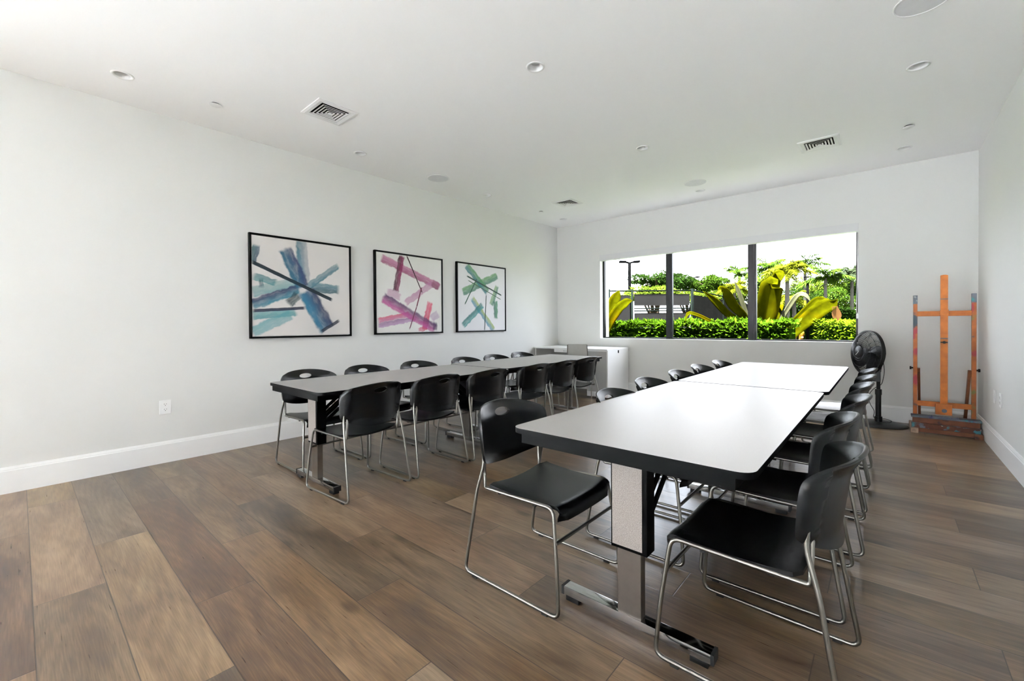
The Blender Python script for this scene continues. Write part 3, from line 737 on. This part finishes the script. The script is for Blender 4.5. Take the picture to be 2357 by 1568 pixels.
# ------------------------------------------------------------------ easel
def wood_paint(name, base, spots, seed, dense=.5):
    m = mat(name, base, .5, spec=.3, var=.22, vscale=14); nt = m.node_tree; b = nt.nodes['Principled BSDF']; L = nt.links.new
    prev = b.inputs['Base Color'].links[0].from_socket
    tc = N(nt, 'ShaderNodeTexCoord')
    for i, (c, th, sc) in enumerate(spots):
        mp = N(nt, 'ShaderNodeMapping'); mp.inputs['Location'].default_value = (seed*3.1+i*7, i*5.3, seed+i*2.7)
        L(tc.outputs['Object'], mp.inputs[0]); n = N(nt, 'ShaderNodeTexNoise'); n.inputs['Scale'].default_value = sc; n.inputs['Detail'].default_value = 5
        L(mp.outputs[0], n.inputs['Vector'])
        r = N(nt, 'ShaderNodeMapRange', interpolation_type='SMOOTHSTEP'); r.inputs[1].default_value = th; r.inputs[2].default_value = th+.08; L(n.outputs['Fac'], r.inputs[0])
        x = N(nt, 'ShaderNodeMix', data_type='RGBA'); L(r.outputs[0], x.inputs[0]); L(prev, x.inputs[6]); x.inputs[7].default_value = srgb(c); prev = x.outputs[2]
    L(prev, b.inputs['Base Color']); return m
orange = (176,100,38)
wA = wood_paint('orange_easel_wood', orange, [((165,70,60),.66,5),((70,60,60),.72,9)], 1)
wM = wood_paint('orange_mast_wood', (184,106,40), [((150,70,90),.70,3.2),((90,100,105),.74,8)], 2)
wU = wood_paint('stained_upright_wood', (160,90,40), [((150,50,60),.56,5),((50,62,72),.60,6),((120,110,60),.62,7)], 3)
wT = wood_paint('paint_crusted_tray', (92,52,34), [((104,108,120),.50,14),((70,130,140),.60,11),((200,195,190),.68,25)], 5)
wD = wood_paint('dark_stained_easel_wood', (112,66,42), [((70,50,45),.55,8),((190,185,178),.72,24)], 6)
grey_p = wood_paint('grey_paint_coat', (100,104,116), [((70,70,110),.52,12),((60,140,145),.58,9),((170,175,178),.64,20)], 8)
EX = 5.155
ea = thing('easel', 'orange wooden studio easel with paint stains in the far right corner', 'easel', (EX, -.30, 0))
yb = .0
for sx, nm in ((-1,'l'), (1,'r')):
    xx = sx*.219
    b = MB(); b.box((xx-.0165,-.022,.10), (xx+.0165,.022,1.452), bev=.002); u = b.build('upright', wU, ea)
    b = MB(); b.box((xx-.0172,-.0227,1.36), (xx+.0172,.0227,1.4535)); b.build('painted_tip', grey_p, u)
    b = MB(); b.tube([(xx+sx*.015,0,.665), (xx+sx*.034,0,.665)], .009, 10).tube([(xx+sx*.03,0,.665), (xx+sx*.045,0,.665)], .017, 10); b.build('clamp_knob', rubber, u, 40)
    fx = sx*.232
    b = MB(); b.box((fx-.03,-.235,0), (fx+.03,.235,.048), bev=.003); b.build('foot', wD if sx > 0 else wood_paint('pale_foot_wood', (168,140,118), [((110,90,80),.6,9)], 9), ea)
    b = MB(); b.bar((xx-sx*.028,.01,.66), (xx-sx*.045,.20,.05), .022, .03); b.build('support_strut', wD, ea)
b = MB(); b.poly([(-.028+.056*i/8, 1.652+.006*math.sin(PI*i/8)) for i in range(9)][::-1]+[(-.028,.20),(.028,.20)], -.055, -.028, Matrix.Rotation(PI/2,4,'X') @ Matrix.Scale(-1,4,(0,0,1)))
b.build('mast', wM, ea)
MB().box((-.205,-.012,1.226), (.205,.012,1.280), bev=.002).build('crossbar', wA, ea)
MB().box((-.032,-.072,1.230), (.032,-.054,1.292), bev=.003).build('canvas_clamp', wM, ea)
MB().box((-.205,-.012,.258), (.205,.012,.312), bev=.002).build('crossbar', wA, ea)
b = MB(); b.box((-.066,-.085,.19), (.058,-.054,.300), bev=.003); k = b.build('mast_block', wA, ea)
b = MB(); b.lathe([(.001,.0),(.018,0),(.02,.006),(.001,.012)], Matrix.Translation((0,-.085,.235)) @ Matrix.Rotation(PI/2,4,'X'), 20, False); b.build('bolt', grey_p, k, 40)
b = MB(); b.box((-.0276,-.0565,.985), (.0276,-.0545,.996)).box((-.0276,-.0565,1.40), (.0276,-.0545,1.408)); b.build('painted_band', grey_p, ea)
b = MB(); b.box((-.0276,-.060,.944), (.0276,-.055,.956)).tube([(0,-.055,.95), (0,-.068,.95)], .014, 12); b.build('ratchet_latch', rubber, ea)
MB().box((-.255,-.15,.150), (.262,-.02,.168), bev=.002).build('canvas_tray', grey_p, ea)
MB().box((-.245,-.135,.085), (.252,-.118,.150)).build('tray_board', wD, ea)
MB().box((-.255,-.185,.082), (.262,-.118,.096), bev=.002).build('paint_shelf', wT, ea)
MB().box((-.255,-.183,.048), (.25,-.165,.082)).build('shelf_board', wT, ea)
MB().box((-.10,-.165,.166), (.10,-.10,.182), bev=.002).build('painted_block', grey_p, ea)
MB().box((-.202,-.212,.010), (.202,-.188,.05), bev=.003).build('front_rail', wD, ea)

# ------------------------------------------------------------------ outdoors
lawn = mat('green_lawn', (154,166,120), .9, spec=0, dim=.085, var=.25, vscale=3)
struct('ground', MB().box((-120, -59, -.42), (90, 170, -.22)), lawn)
struct('added_bounce_strip', MB().box((-3, .31, -.35), (9, 1.25, -.2)), mat('pale_bounce_strip', (170,168,164), .9, spec=.1, var=.05, vscale=2))  # unseen pale strip added to bounce daylight up to the ceiling
struct('added_bounce_slab', MB().box((Wd+T, -40, -.30), (30, .2, -.02)).box((-30, -40, -.30), (-T, -2, -.02)).box((-T, -40, -.30), (Wd+T, REAR-T, -.02)), mat('pale_bounce_slab', (224,226,228), .9, spec=.1, var=.04, vscale=1.5))  # unseen slab added as a bright reflector for the room
VD = .075
leaf1 = mat('glossy_hedge_leaf', (104,150,30), .5, spec=0, dim=.11, var=.5, vscale=6, trans=.35)
leaf2 = mat('bright_hedge_leaf', (150,190,36), .6, spec=0, dim=.12, var=.35, vscale=6, trans=.35)
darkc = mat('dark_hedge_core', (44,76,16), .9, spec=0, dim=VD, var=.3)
def hedge(label, x0, x1, y0, y1, z1, n, size, m, lump):
    t = thing('hedge', label, 'hedge', ((x0+x1)/2, (y0+y1)/2, -.22), 0, 'clipped hedges outside the window')
    ox, oy, oz = t.location
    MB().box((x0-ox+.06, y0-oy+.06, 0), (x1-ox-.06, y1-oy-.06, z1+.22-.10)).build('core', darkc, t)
    b = MB()
    for i in range(n):
        x = random.uniform(x0, x1); q = random.random()
        lz = lump*math.sin(x*7+1)*.5+lump*math.sin(x*17.3)*.4
        if q < .5: p = Vector((x, random.uniform(y0, y1), z1-.09+random.uniform(0, .09)+lz)); nrm = Vector((0,0,1))
        else:
            z = z1-random.random()**1.8*(z1+.2); p = Vector((x, y0+random.uniform(-.02,.10), z+lz*.5)); nrm = Vector((0,-1,.4))
        d = (nrm*.7+Vector((random.uniform(-1,1), random.uniform(-1,1), random.uniform(-.5,.8)))).normalized()
        s = size*random.uniform(.6, 1.25)
        b.leaf(p-Vector((ox,oy,oz)), d, Vector((random.uniform(-.4,.4), random.uniform(-.4,.4), 1)), s, s*.48)
    b.build('foliage', m, t, rec=False)
hedge('broad-leaved green hedge right outside the left and middle panes', -.9, 3.58, 1.35, 2.15, 1.175, 7600, .105, leaf1, .05)
hedge('boxy bright green hedge outside the right pane behind the fan', 3.72, 6.2, 2.7, 3.9, 1.19, 7000, .07, leaf2, .03)

def strap(b, pts, w0, fold=.30, seg=16, tip=.7, wp=.45, face=None):
    # broad strap leaf along a smooth curve; its channel opens towards the window
    P = [Vector(p) for p in pts]
    def cr(t):
        n = len(P)-1; s = min(t*n, n-1e-6); i = int(s); q = s-i
        p0 = P[max(i-1,0)]; p1 = P[i]; p2 = P[i+1]; p3 = P[min(i+2,n)]
        return .5*((2*p1)+(p2-p0)*q+(2*p0-5*p1+4*p2-p3)*q*q+(3*p1-p0-3*p2+p3)*q**3)
    rows = []
    for j in range(seg+1):
        t = j/seg; c = cr(t); d = (cr(min(1, t+.02))-cr(max(0, t-.02))).normalized()
        ref = face or Vector((.35,-.8,.45)); x = d.cross(ref)
        if x.length < 1e-3: x = Vector((1,0,0))
        x.normalize(); n = x.cross(d)
        wd = w0*(.55+.45*smooth01(0, wp, t))*(1-smooth01(tip, 1.0, t)**1.5*.97)
        rows.append([b.bm.verts.new(c+x*wd*a*.5+n*wd*fold*abs(a)**1.4*.5) for a in (-1,-.5,0,.5,1)])
    for A, B in zip(rows, rows[1:]):
        for k in range(4): b.bm.faces.new((A[k], A[k+1], B[k+1], B[k]))
def brom_mat(name, c1, c2, c3):
    m = mat(name, c1, .5, spec=0, dim=.045, var=.35, vscale=9, trans=.3); nt = m.node_tree; L = nt.links.new
    b = nt.nodes['Principled BSDF']; prev = b.inputs['Base Color'].links[0].from_socket
    tc = N(nt, 'ShaderNodeTexCoord'); n = N(nt, 'ShaderNodeTexNoise'); n.inputs['Scale'].default_value = 1.7; L(tc.outputs['Object'], n.inputs['Vector'])
    for lo, c in ((.52, c2), (.62, c3)):
        r = N(nt, 'ShaderNodeMapRange', interpolation_type='SMOOTHSTEP'); r.inputs[1].default_value = lo; r.inputs[2].default_value = lo+.14; L(n.outputs['Fac'], r.inputs[0])
        x = N(nt, 'ShaderNodeMix', data_type='RGBA'); L(r.outputs[0], x.inputs[0]); L(prev, x.inputs[6]); x.inputs[7].default_value = tuple(v*.05 for v in srgb(c)[:3])+(1,); prev = x.outputs[2]
    L(prev, b.inputs['Base Color'])
    for n in nt.nodes:
        if n.type == 'BSDF_TRANSLUCENT': L(prev, n.inputs[0])
    return m
bro = brom_mat('olive_yellow_bromeliad_leaf', (122,126,8), (146,132,6), (170,90,14))
pale = mat('pale_bromeliad_leaf', (150,152,112), .6, spec=0, dim=VD, var=.1, trans=.3)
def brom(label, leaves):
    base = at(leaves[0][0][0][0], 800, leaves[0][0][0][2])
    t = thing('bromeliad', label, 'plant', (base.x, base.y, -.22), 0, 'large bromeliads in the garden')
    for pts, w0, m, kw in leaves:
        b = MB(); strap(b, [at(*p)-t.location for p in pts], w0, **kw); o = b.build('leaf', m, t, True, rec=False)
        sm = o.modifiers.new('thickness', 'SOLIDIFY'); sm.thickness = .006
    b = MB(); b.tube([(0,0,0), (0,0,.55)], [.12,.09], 10); b.build('stem', bro, t, True)
cx0 = 1735
brom('large yellow-green bromeliad with broad strap leaves behind the middle mullion', [
 ([(cx0,800,8.2),(1712,752,8.1),(1672,722,7.9),(1645,694,7.8),(1618,670,7.75)], .15, bro, {}),
 ([(cx0,800,8.2),(1716,738,8.1),(1688,706,8.0),(1671,680,7.9),(1660,666,7.8),(1652,668,7.7)], .21, bro, dict(tip=.6)),
 ([(cx0,800,8.2),(1690,765,8.0),(1640,742,7.8),(1606,726,7.7),(1584,722,7.65),(1577,742,7.6)], .07, bro, {}),
 ([(cx0,800,8.4),(1722,742,8.5),(1706,690,8.5),(1690,645,8.5)], .09, pale, {}),
 ([(1752,800,8.0),(1758,745,7.9),(1766,705,7.85),(1772,672,7.8),(1779,652,7.75),(1790,655,7.65)], .37, bro, dict(fold=.35, tip=.66, wp=.35)),
 ([(1776,790,8.4),(1782,700,8.5),(1786,655,8.5),(1788,632,8.4),(1795,630,8.3),(1797,648,8.2)], .15, bro, dict(tip=.8)),
 ([(1770,800,8.4),(1794,745,8.3),(1815,708,8.2),(1836,680,8.1),(1854,680,8.0),(1868,698,7.95)], .09, pale, {}),
 ([(1790,800,8.2),(1822,748,8.1),(1852,718,8.0),(1880,692,7.9),(1898,694,7.85),(1912,706,7.8)], .13, bro, {}),
 ([(1790,805,8.0),(1830,762,7.9),(1868,728,7.8),(1900,706,7.7),(1918,699,7.65),(1928,688,7.6)], .26, bro, dict(tip=.6)),
 ([(1782,780,8.3),(1793,715,8.4),(1797,702,8.3),(1800,716,8.2)], .08, bro, {}),
])
brom('smaller yellow-green bromeliad at the left edge of the window', [
 ([(1385,800,8.9),(1400,735,8.8),(1414,695,8.8),(1426,668,8.8)], .22, bro, {}),
 ([(1385,800,8.9),(1404,745,8.7),(1424,712,8.6),(1442,698,8.5),(1456,692,8.4)], .20, bro, {}),
 ([(1385,800,8.9),(1395,740,9.0),(1405,700,9.1),(1420,670,9.1)], .14, pale, {}),
 ([(1385,800,8.9),(1360,740,9.0),(1340,700,9.0),(1320,690,9.0)], .20, bro, {}),
])
b = MB(); strap(b, [at(1921,706,7.6), at(1924,722,7.6), at(1928,742,7.6)], .15, tip=.55, wp=.6)
o = b.build('dry_leaf', mat('dry_orange_leaf', (190,138,84), .7, spec=0, dim=VD, var=.15, trans=.3), rec=False); tag(o, 'dry orange leaf tip dangling before the dark hedge outside', 'leaf')
o.modifiers.new('thickness', 'SOLIDIFY').thickness = .004

# tennis-court fence
fm_ = mat('dark_green_fence_metal', (40,48,44), .8, spec=.0, dim=VD, var=.1)
scr = mat('grey_windscreen_mesh', (78,77,76), .9, spec=.0, dim=VD, var=.12, vscale=1.5)
def fence(label, ends, posts, mats, gap=False):
    (pxa, ya, Da), (pxb, yb, Db) = ends
    A, B = at(pxa, ya, Da), at(pxb, yb, Db); A0, B0 = Vector((A.x, A.y, -.22)), Vector((B.x, B.y, -.22))
    t = thing('fence', label, 'fence', A0, 0, 'fences of the court outside'); o_ = A0
    H0 = (A.z+B.z)/2+.22; up = Vector((0,0,1))
    b = MB(); b.tube([up*H0, B0-o_+up*H0], .03, 8); b.tube([up*.12, B0-o_+up*.12], .025, 8); b.build('rail', fm_, t, True)
    for q in posts:
        p = (B0-o_)*q; b = MB(); b.tube([p, p+up*(H0+.08)], .045, 8); b.build('post', fm_, t, True)
    dirv = (B0-o_).normalized(); nrm = Vector((dirv.y, -dirv.x, 0))
    for qa, qb in zip(posts, posts[1:]):
        pa, pb = (B0-o_)*qa+dirv*.09, (B0-o_)*qb-dirv*.09
        spans = [(.05, H0-.18)] if not gap or qa != posts[2] else [(.05, H0-.93), (H0-.62, H0-.14)]
        for z0, z1 in spans:
            b = MB(); b.bar(pa+up*(z0+z1)/2, pb+up*(z0+z1)/2, .012, z1-z0); b.build('windscreen', scr, t)
        if gap and qa == posts[2]:
            b = MB()
            for z in (H0-.84, H0-.74): b.tube([pa+up*z, pb+up*z], .025, 6)
            b.build('rail', fm_, t, True)
fence('grey-screened court fence facing the window, left part', ((1300,671,18), (1592,669,18)), [0, .35, .53, 1], None, gap=True)
fence('grey-screened court fence running away to the right', ((1594,669,18.1), (1812,710.5,42)), [0, .17, .32, .45, .58, .72, .86, 1], None)

# lamps outside
lm = mat('dark_lamp_metal', (30,31,31), .8, spec=.0, dim=.05, var=.05)
def flood(label, px, ptop, D, span):
    p = at(px, ptop, D); t = thing('floodlight_pole', label, 'street light', (p.x, p.y, -.22), 0, 'twin-arm floodlight poles'); h = p.z+.22
    MB().tube([(0,0,0), (0,0,h)], [.17,.14], 10).build('pole', lm, t, True)
    s = span/2*D/FPX
    for k in (-1, 1):
        d = r0*k; b = MB(); b.bar(Vector((0,0,h)), Vector((0,0,h+.12))+d*s*.45, .16, .14); b.bar(Vector((0,0,h+.12))+d*s*.4, Vector((0,0,h+.14))+d*s, .5, .16, (0,0,1)); b.build('lamp_head', lm, t)
flood('tall twin-arm floodlight pole outside the left pane', 1449, 606, 40, 46)
flood('small far twin-arm floodlight pole outside the middle pane', 1596.5, 640, 62, 26)
p = at(1859, 652, 24); lp = thing('lamp_post', 'dark garden lamp post among the palms outside the right pane', 'street light', (p.x, p.y, -.22)); h = p.z+.22
MB().tube([(0,0,0), (0,0,h)], [.075,.06], 10).build('post', lm, lp, True)
b = MB(); b.lathe([(.001,h+.36),(.20,h+.36),(.20,h+.33),(.001,h+.33)], None, 20, False); b.build('lamp_cap', lm, lp, 40)
b = MB()
for k in range(4): a = k*PI/2+.4; b.tube([(.05*math.cos(a),.05*math.sin(a),h), (.18*math.cos(a),.18*math.sin(a),h+.34)], .012, 6)
b.build('lantern_cage', lm, lp, True)

# palms and trees
def trunkmat(name, c): return mat(name, c, .8, spec=0, dim=.12, var=.12, vscale=4)
tg = trunkmat('grey_palm_trunk', (150,146,138)); tb = trunkmat('brown_tree_trunk', (96,84,72))
GL = {'y': mat('yellow_green_palm_frond', (168,180,44), .5, spec=0, dim=.12, var=.3, vscale=1.2, trans=.4), 'g': mat('green_palm_frond', (104,146,48), .5, spec=0, dim=.12, var=.35, vscale=1.2, trans=.4),
      's': mat('grey_green_palm_frond', (104,122,86), .6, spec=0, dim=.12, var=.3, vscale=1.2, trans=.35), 't': mat('tree_leaf', (92,128,40), .6, spec=0, dim=.12, var=.45, vscale=.9, trans=.35),
      'd': mat('dark_tree_leaf', (66,98,38), .6, spec=0, dim=.12, var=.45, vscale=.7, trans=.3), 'l': mat('light_tree_leaf', (136,166,54), .6, spec=0, dim=.12, var=.4, vscale=.9, trans=.35)}
def palm(label, px, pcrown, D, R, m, nf=13, bushy=1.0, lean=0):
    c = at(px, pcrown, D); t = thing('palm_tree', label, 'palm', (c.x+lean, c.y, -.22), 0, 'palm trees outside the window'); h = c.z+.22
    tp = Vector((-lean, 0, h))
    MB().tube([(0,0,0), tp*.5+Vector((lean*.1,0,0)), tp], [.17,.15,.12], 10).build('trunk', tg, t, True)
    MB().tube([tp-Vector((0,0,.7)), tp], [.13,.09], 10).build('crownshaft', GL['g'], t, True)
    b = MB()
    for i in range(nf):
        a = 2*PI*(i+random.uniform(-.3,.3))/nf; el = random.uniform(.15, 1.25); L = R*random.uniform(.8, 1.1)
        dh = Vector((math.cos(a), math.sin(a), 0)); pts = []
        for j in range(15):
            q = j/14; pts.append(tp+dh*L*(q*math.cos(el)*.9+.12*q*q)+Vector((0,0,L*(math.sin(el)*q-.75*q*q*(1-.25*el)))))
        b.tube(pts[::2], .018*R/2.4, 4)
        for j in range(1, 15):
            d = (pts[j]-pts[j-1]).normalized(); side = d.cross(Vector((0,0,1))).normalized()
            for q in (0, .25, .5, .75):
                p = pts[j-1].lerp(pts[j], q); l = R*.30*math.sin(PI*min(1, (j+q)/14*.85+.12))+.08
                for k in (-1, 1):
                    for _ in range(1 if bushy <= 1 else 2):
                        dd = (side*k*random.uniform(.5,1)*1+d*.55+Vector((0,0,random.uniform(-.75,.25 if bushy > 1 else 0)))).normalized()
                        b.leaf(p, dd, Vector((0,0,1)), l*random.uniform(.8,1.1), .055*R/2.4+.012, .1)
    b.build('fronds', GL[m], t, rec=False)
palm('tall green palm rising just right of the right mullion', 1771, 618, 38, 2.6, 'g')
palm('bushy yellow-green palm in the centre of the right pane', 1812, 628, 30, 2.0, 'y', 17, 2)
palm('green palm behind the lamp post with upright fronds', 1853, 612, 46, 2.9, 'g')
palm('palm with pale trunk and spreading green fronds right of lamp post', 1900, 640, 42, 2.9, 'g', 15)
palm('grey-green drooping palm at the right edge of window', 1961, 632, 42, 2.6, 's', 18, 2)
palm('palm peeking out left of the right mullion', 1702, 632, 44, 2.6, 'g')
palm('low yellowish palm above the fence left of the right mullion', 1690, 664, 34, 1.6, 'y', 13, 2)
palm('short palm with drooping fronds low behind the lamp post', 1828, 690, 33, 1.8, 'y', 12, 1)
def tree(label, px, py, D, rx, rz, m, n, size, trunk=True, name='tree', flat=1):
    c = at(px, py, D); t = thing(name, label, 'tree', (c.x, c.y, -.22), 0, 'trees and shrubs beyond the fence'); h = c.z+.22
    RX, RZ = rx*D/FPX, rz*D/FPX
    if trunk:
        b = MB(); b.tube([(0,0,0), (.1,0,h*.5), (0,0,h)], [.22,.18,.08], 8)
        for k in range(5):
            a = k*2*PI/5; b.tube([(.05,0,h*.45), (RX*.35*math.cos(a), RX*.35*math.sin(a), h-RZ*.1), (RX*.75*math.cos(a), RX*.75*math.sin(a), h+RZ*.2)], [.1,.06,.02], 6)
        b.build('trunk', tb, t, True)
    b = MB(); lumps = []
    for i in range(16):
        a = random.uniform(0, 2*PI); q = random.random()**.5*.75
        lumps.append((Vector((RX*q*math.cos(a), RX*q*math.sin(a), h+RZ*random.uniform(-.55,.55)*(1-q*.6))), random.uniform(.25,.42)))
    for i in range(int(n*2.3)):
        c_, s_ = random.choice(lumps); v = Vector((random.gauss(0,1), random.gauss(0,1), random.gauss(0,1))).normalized()*random.uniform(.7,1)
        p = c_+Vector((v.x*RX*s_, v.y*RX*s_, v.z*RZ*s_*1.2))
        b.leaf(p, v+Vector((random.uniform(-.6,.6), random.uniform(-.6,.6), random.uniform(-.5,.5))), Vector((.1,.1,1)), size*random.uniform(.5,1.0), size*.42)
    b.build('crown', GL[m], t, rec=False)
tree('wide flat-crowned rain tree behind the court fence', 1512, 648, 48, 66, 22, 'd', 2600, .42)
tree('dark sparse tree far behind second floodlight pole', 1580, 655, 60, 28, 18, 'd', 900, .45)
tree('rounded green tree beyond the fence in the middle pane', 1640, 655, 46, 44, 26, 't', 2000, .36)
tree('pale green shrub mass above the fence in the middle pane', 1668, 688, 40, 60, 28, 'l', 2000, .34, True, 'shrub')
tree('low light green shrub seen over the fence gap', 1500, 678, 34, 75, 22, 'l', 1800, .32, True, 'shrub')
tree('low green shrub above the fence corner', 1580, 684, 38, 60, 18, 'l', 1300, .32, True, 'shrub')
tree('green tree filling the gap right of the right mullion', 1752, 655, 52, 40, 48, 't', 1900, .38)
tree('dark green tree behind the bushy yellow palm', 1820, 690, 55, 60, 36, 'd', 2200, .4)
tree('green tree between the last two palms on the right', 1925, 690, 55, 60, 34, 't', 2200, .4)
tree('pale green tree filling behind the lamp post', 1862, 662, 58, 46, 44, 'l', 2200, .4)
tree('pale feathery tree between the right trunks', 1932, 660, 60, 44, 40, 'l', 2000, .4)
tree('dark leafy tree at the far right edge beyond the window', 1990, 665, 55, 40, 60, 'd', 1800, .4)
fh0, fh1 = at(1822, 712, 34), at(2040, 706, 34)
fh = thing('hedge', 'tall dark clipped hedge wall far behind the palms', 'hedge', (fh0.x, fh0.y, -.22), 0, 'clipped hedges outside the window')
dv = Vector((fh1.x-fh0.x, fh1.y-fh0.y, 0)); hh_ = fh0.z+.22
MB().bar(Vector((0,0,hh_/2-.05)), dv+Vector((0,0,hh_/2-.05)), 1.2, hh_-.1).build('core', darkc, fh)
b = MB(); nv_ = Vector((dv.y, -dv.x, 0)).normalized()
for i in range(2600):
    p = dv*random.random()+nv_*random.uniform(.5,.75)+Vector((0,0,random.uniform(.2, hh_+.05)))
    b.leaf(p, nv_+Vector((random.uniform(-.8,.8), random.uniform(-.8,.8), random.uniform(-.4,.9))), Vector((0,0,1)), .26*random.uniform(.6,1.2), .13)
b.build('foliage', GL['d'], fh, rec=False)

# small person beyond the hedge gap
pp = at(1843, 800, 22)
pe = thing('person', 'small person in a yellow shirt and red-brown trousers outside beyond the hedge', 'person', (pp.x, pp.y, -.22), math.atan2(f_.y, f_.x)-PI/2)
def skin(name, verts, edges, rad, m, parent, root=0):
    me = bpy.data.meshes.new(name); me.from_pydata(verts, edges, []); o = bpy.data.objects.new(name, me); C.objects.link(o); o.parent = parent
    me.materials.append(m); o.modifiers.new('skin', 'SKIN'); s_ = o.modifiers.new('sub', 'SUBSURF'); s_.levels = 1; s_.render_levels = 2
    for i, r in enumerate(rad):
        me.skin_vertices[0].data[i].radius = r if isinstance(r, tuple) else (r, r)
    me.skin_vertices[0].data[root].use_root = True
    return o
ht = 1.34
V = [(0,0,.50),(0,0,.62),(0,-.01,.76),(0,-.01,.90),(0,0,.985),(0,.012,1.06),(0,.02,1.15),(0,.015,1.25),
     (.07,0,.46),(.075,.01,.27),(.075,-.01,.06),(.078,.06,.035),(-.07,0,.46),(-.08,.03,.27),(-.085,-.01,.06),(-.085,.06,.035),
     (.12,-.01,.885),(.165,.01,.74),(.15,.10,.60),(.14,.15,.56),(-.12,-.01,.885),(-.17,.01,.74),(-.155,.09,.60),(-.15,.14,.56)]
Ed = [(0,1),(1,2),(2,3),(3,4),(4,5),(5,6),(6,7),(0,8),(8,9),(9,10),(10,11),(0,12),(12,13),(13,14),(14,15),(3,16),(16,17),(17,18),(18,19),(3,20),(20,21),(21,22),(22,23)]
Rd = [(.095,.07),(.09,.065),(.10,.07),(.105,.065),.035,.05,.075,.06,.058,.043,.028,.026,.058,.043,.028,.026,.04,.03,.024,.022,.04,.03,.024,.022]
skinm = mat('skin', (170,120,95), .6, spec=0, dim=VD, var=.05); yel = mat('yellow_orange_shirt', (226,170,64), .8, spec=0, dim=VD, var=.08); redb = mat('red_brown_trousers', (140,62,46), .8, spec=0, dim=VD, var=.08); hairm = mat('dark_hair', (36,26,22), .6, var=.1)
skin('body', V, Ed, Rd, skinm, pe)
sv = [(0,0,.52),(0,0,.62),(0,-.01,.76),(0,-.01,.90),(0,0,.965),(.12,-.01,.89),(.165,.01,.745),(-.12,-.01,.89),(-.17,.01,.745)]
skin('shirt', sv, [(0,1),(1,2),(2,3),(3,4),(3,5),(5,6),(3,7),(7,8)], [(.118,.09),(.11,.085),(.118,.088),(.12,.08),.045,.055,.045,.055,.045], yel, pe)
skin('trousers', [(0,0,.53),(0,0,.48),(.07,0,.44),(.075,.01,.27),(.076,-.005,.09),(-.07,0,.44),(-.08,.03,.27),(-.084,-.005,.09)], [(0,1),(1,2),(2,3),(3,4),(1,5),(5,6),(6,7)], [(.105,.08),(.10,.08),.068,.054,.042,.068,.054,.042], redb, pe)
skin('hair', [(0,.0,1.17),(0,-.005,1.24),(0,.0,1.285)], [(0,1),(1,2)], [.082,.078,.045], hairm, pe)
MB().box((-.03,-.13,.60), (.06,-.085,.68), bev=.01).build('waist_pouch', mat('dark_pouch', (70,44,30), .7, var=.1), pe)
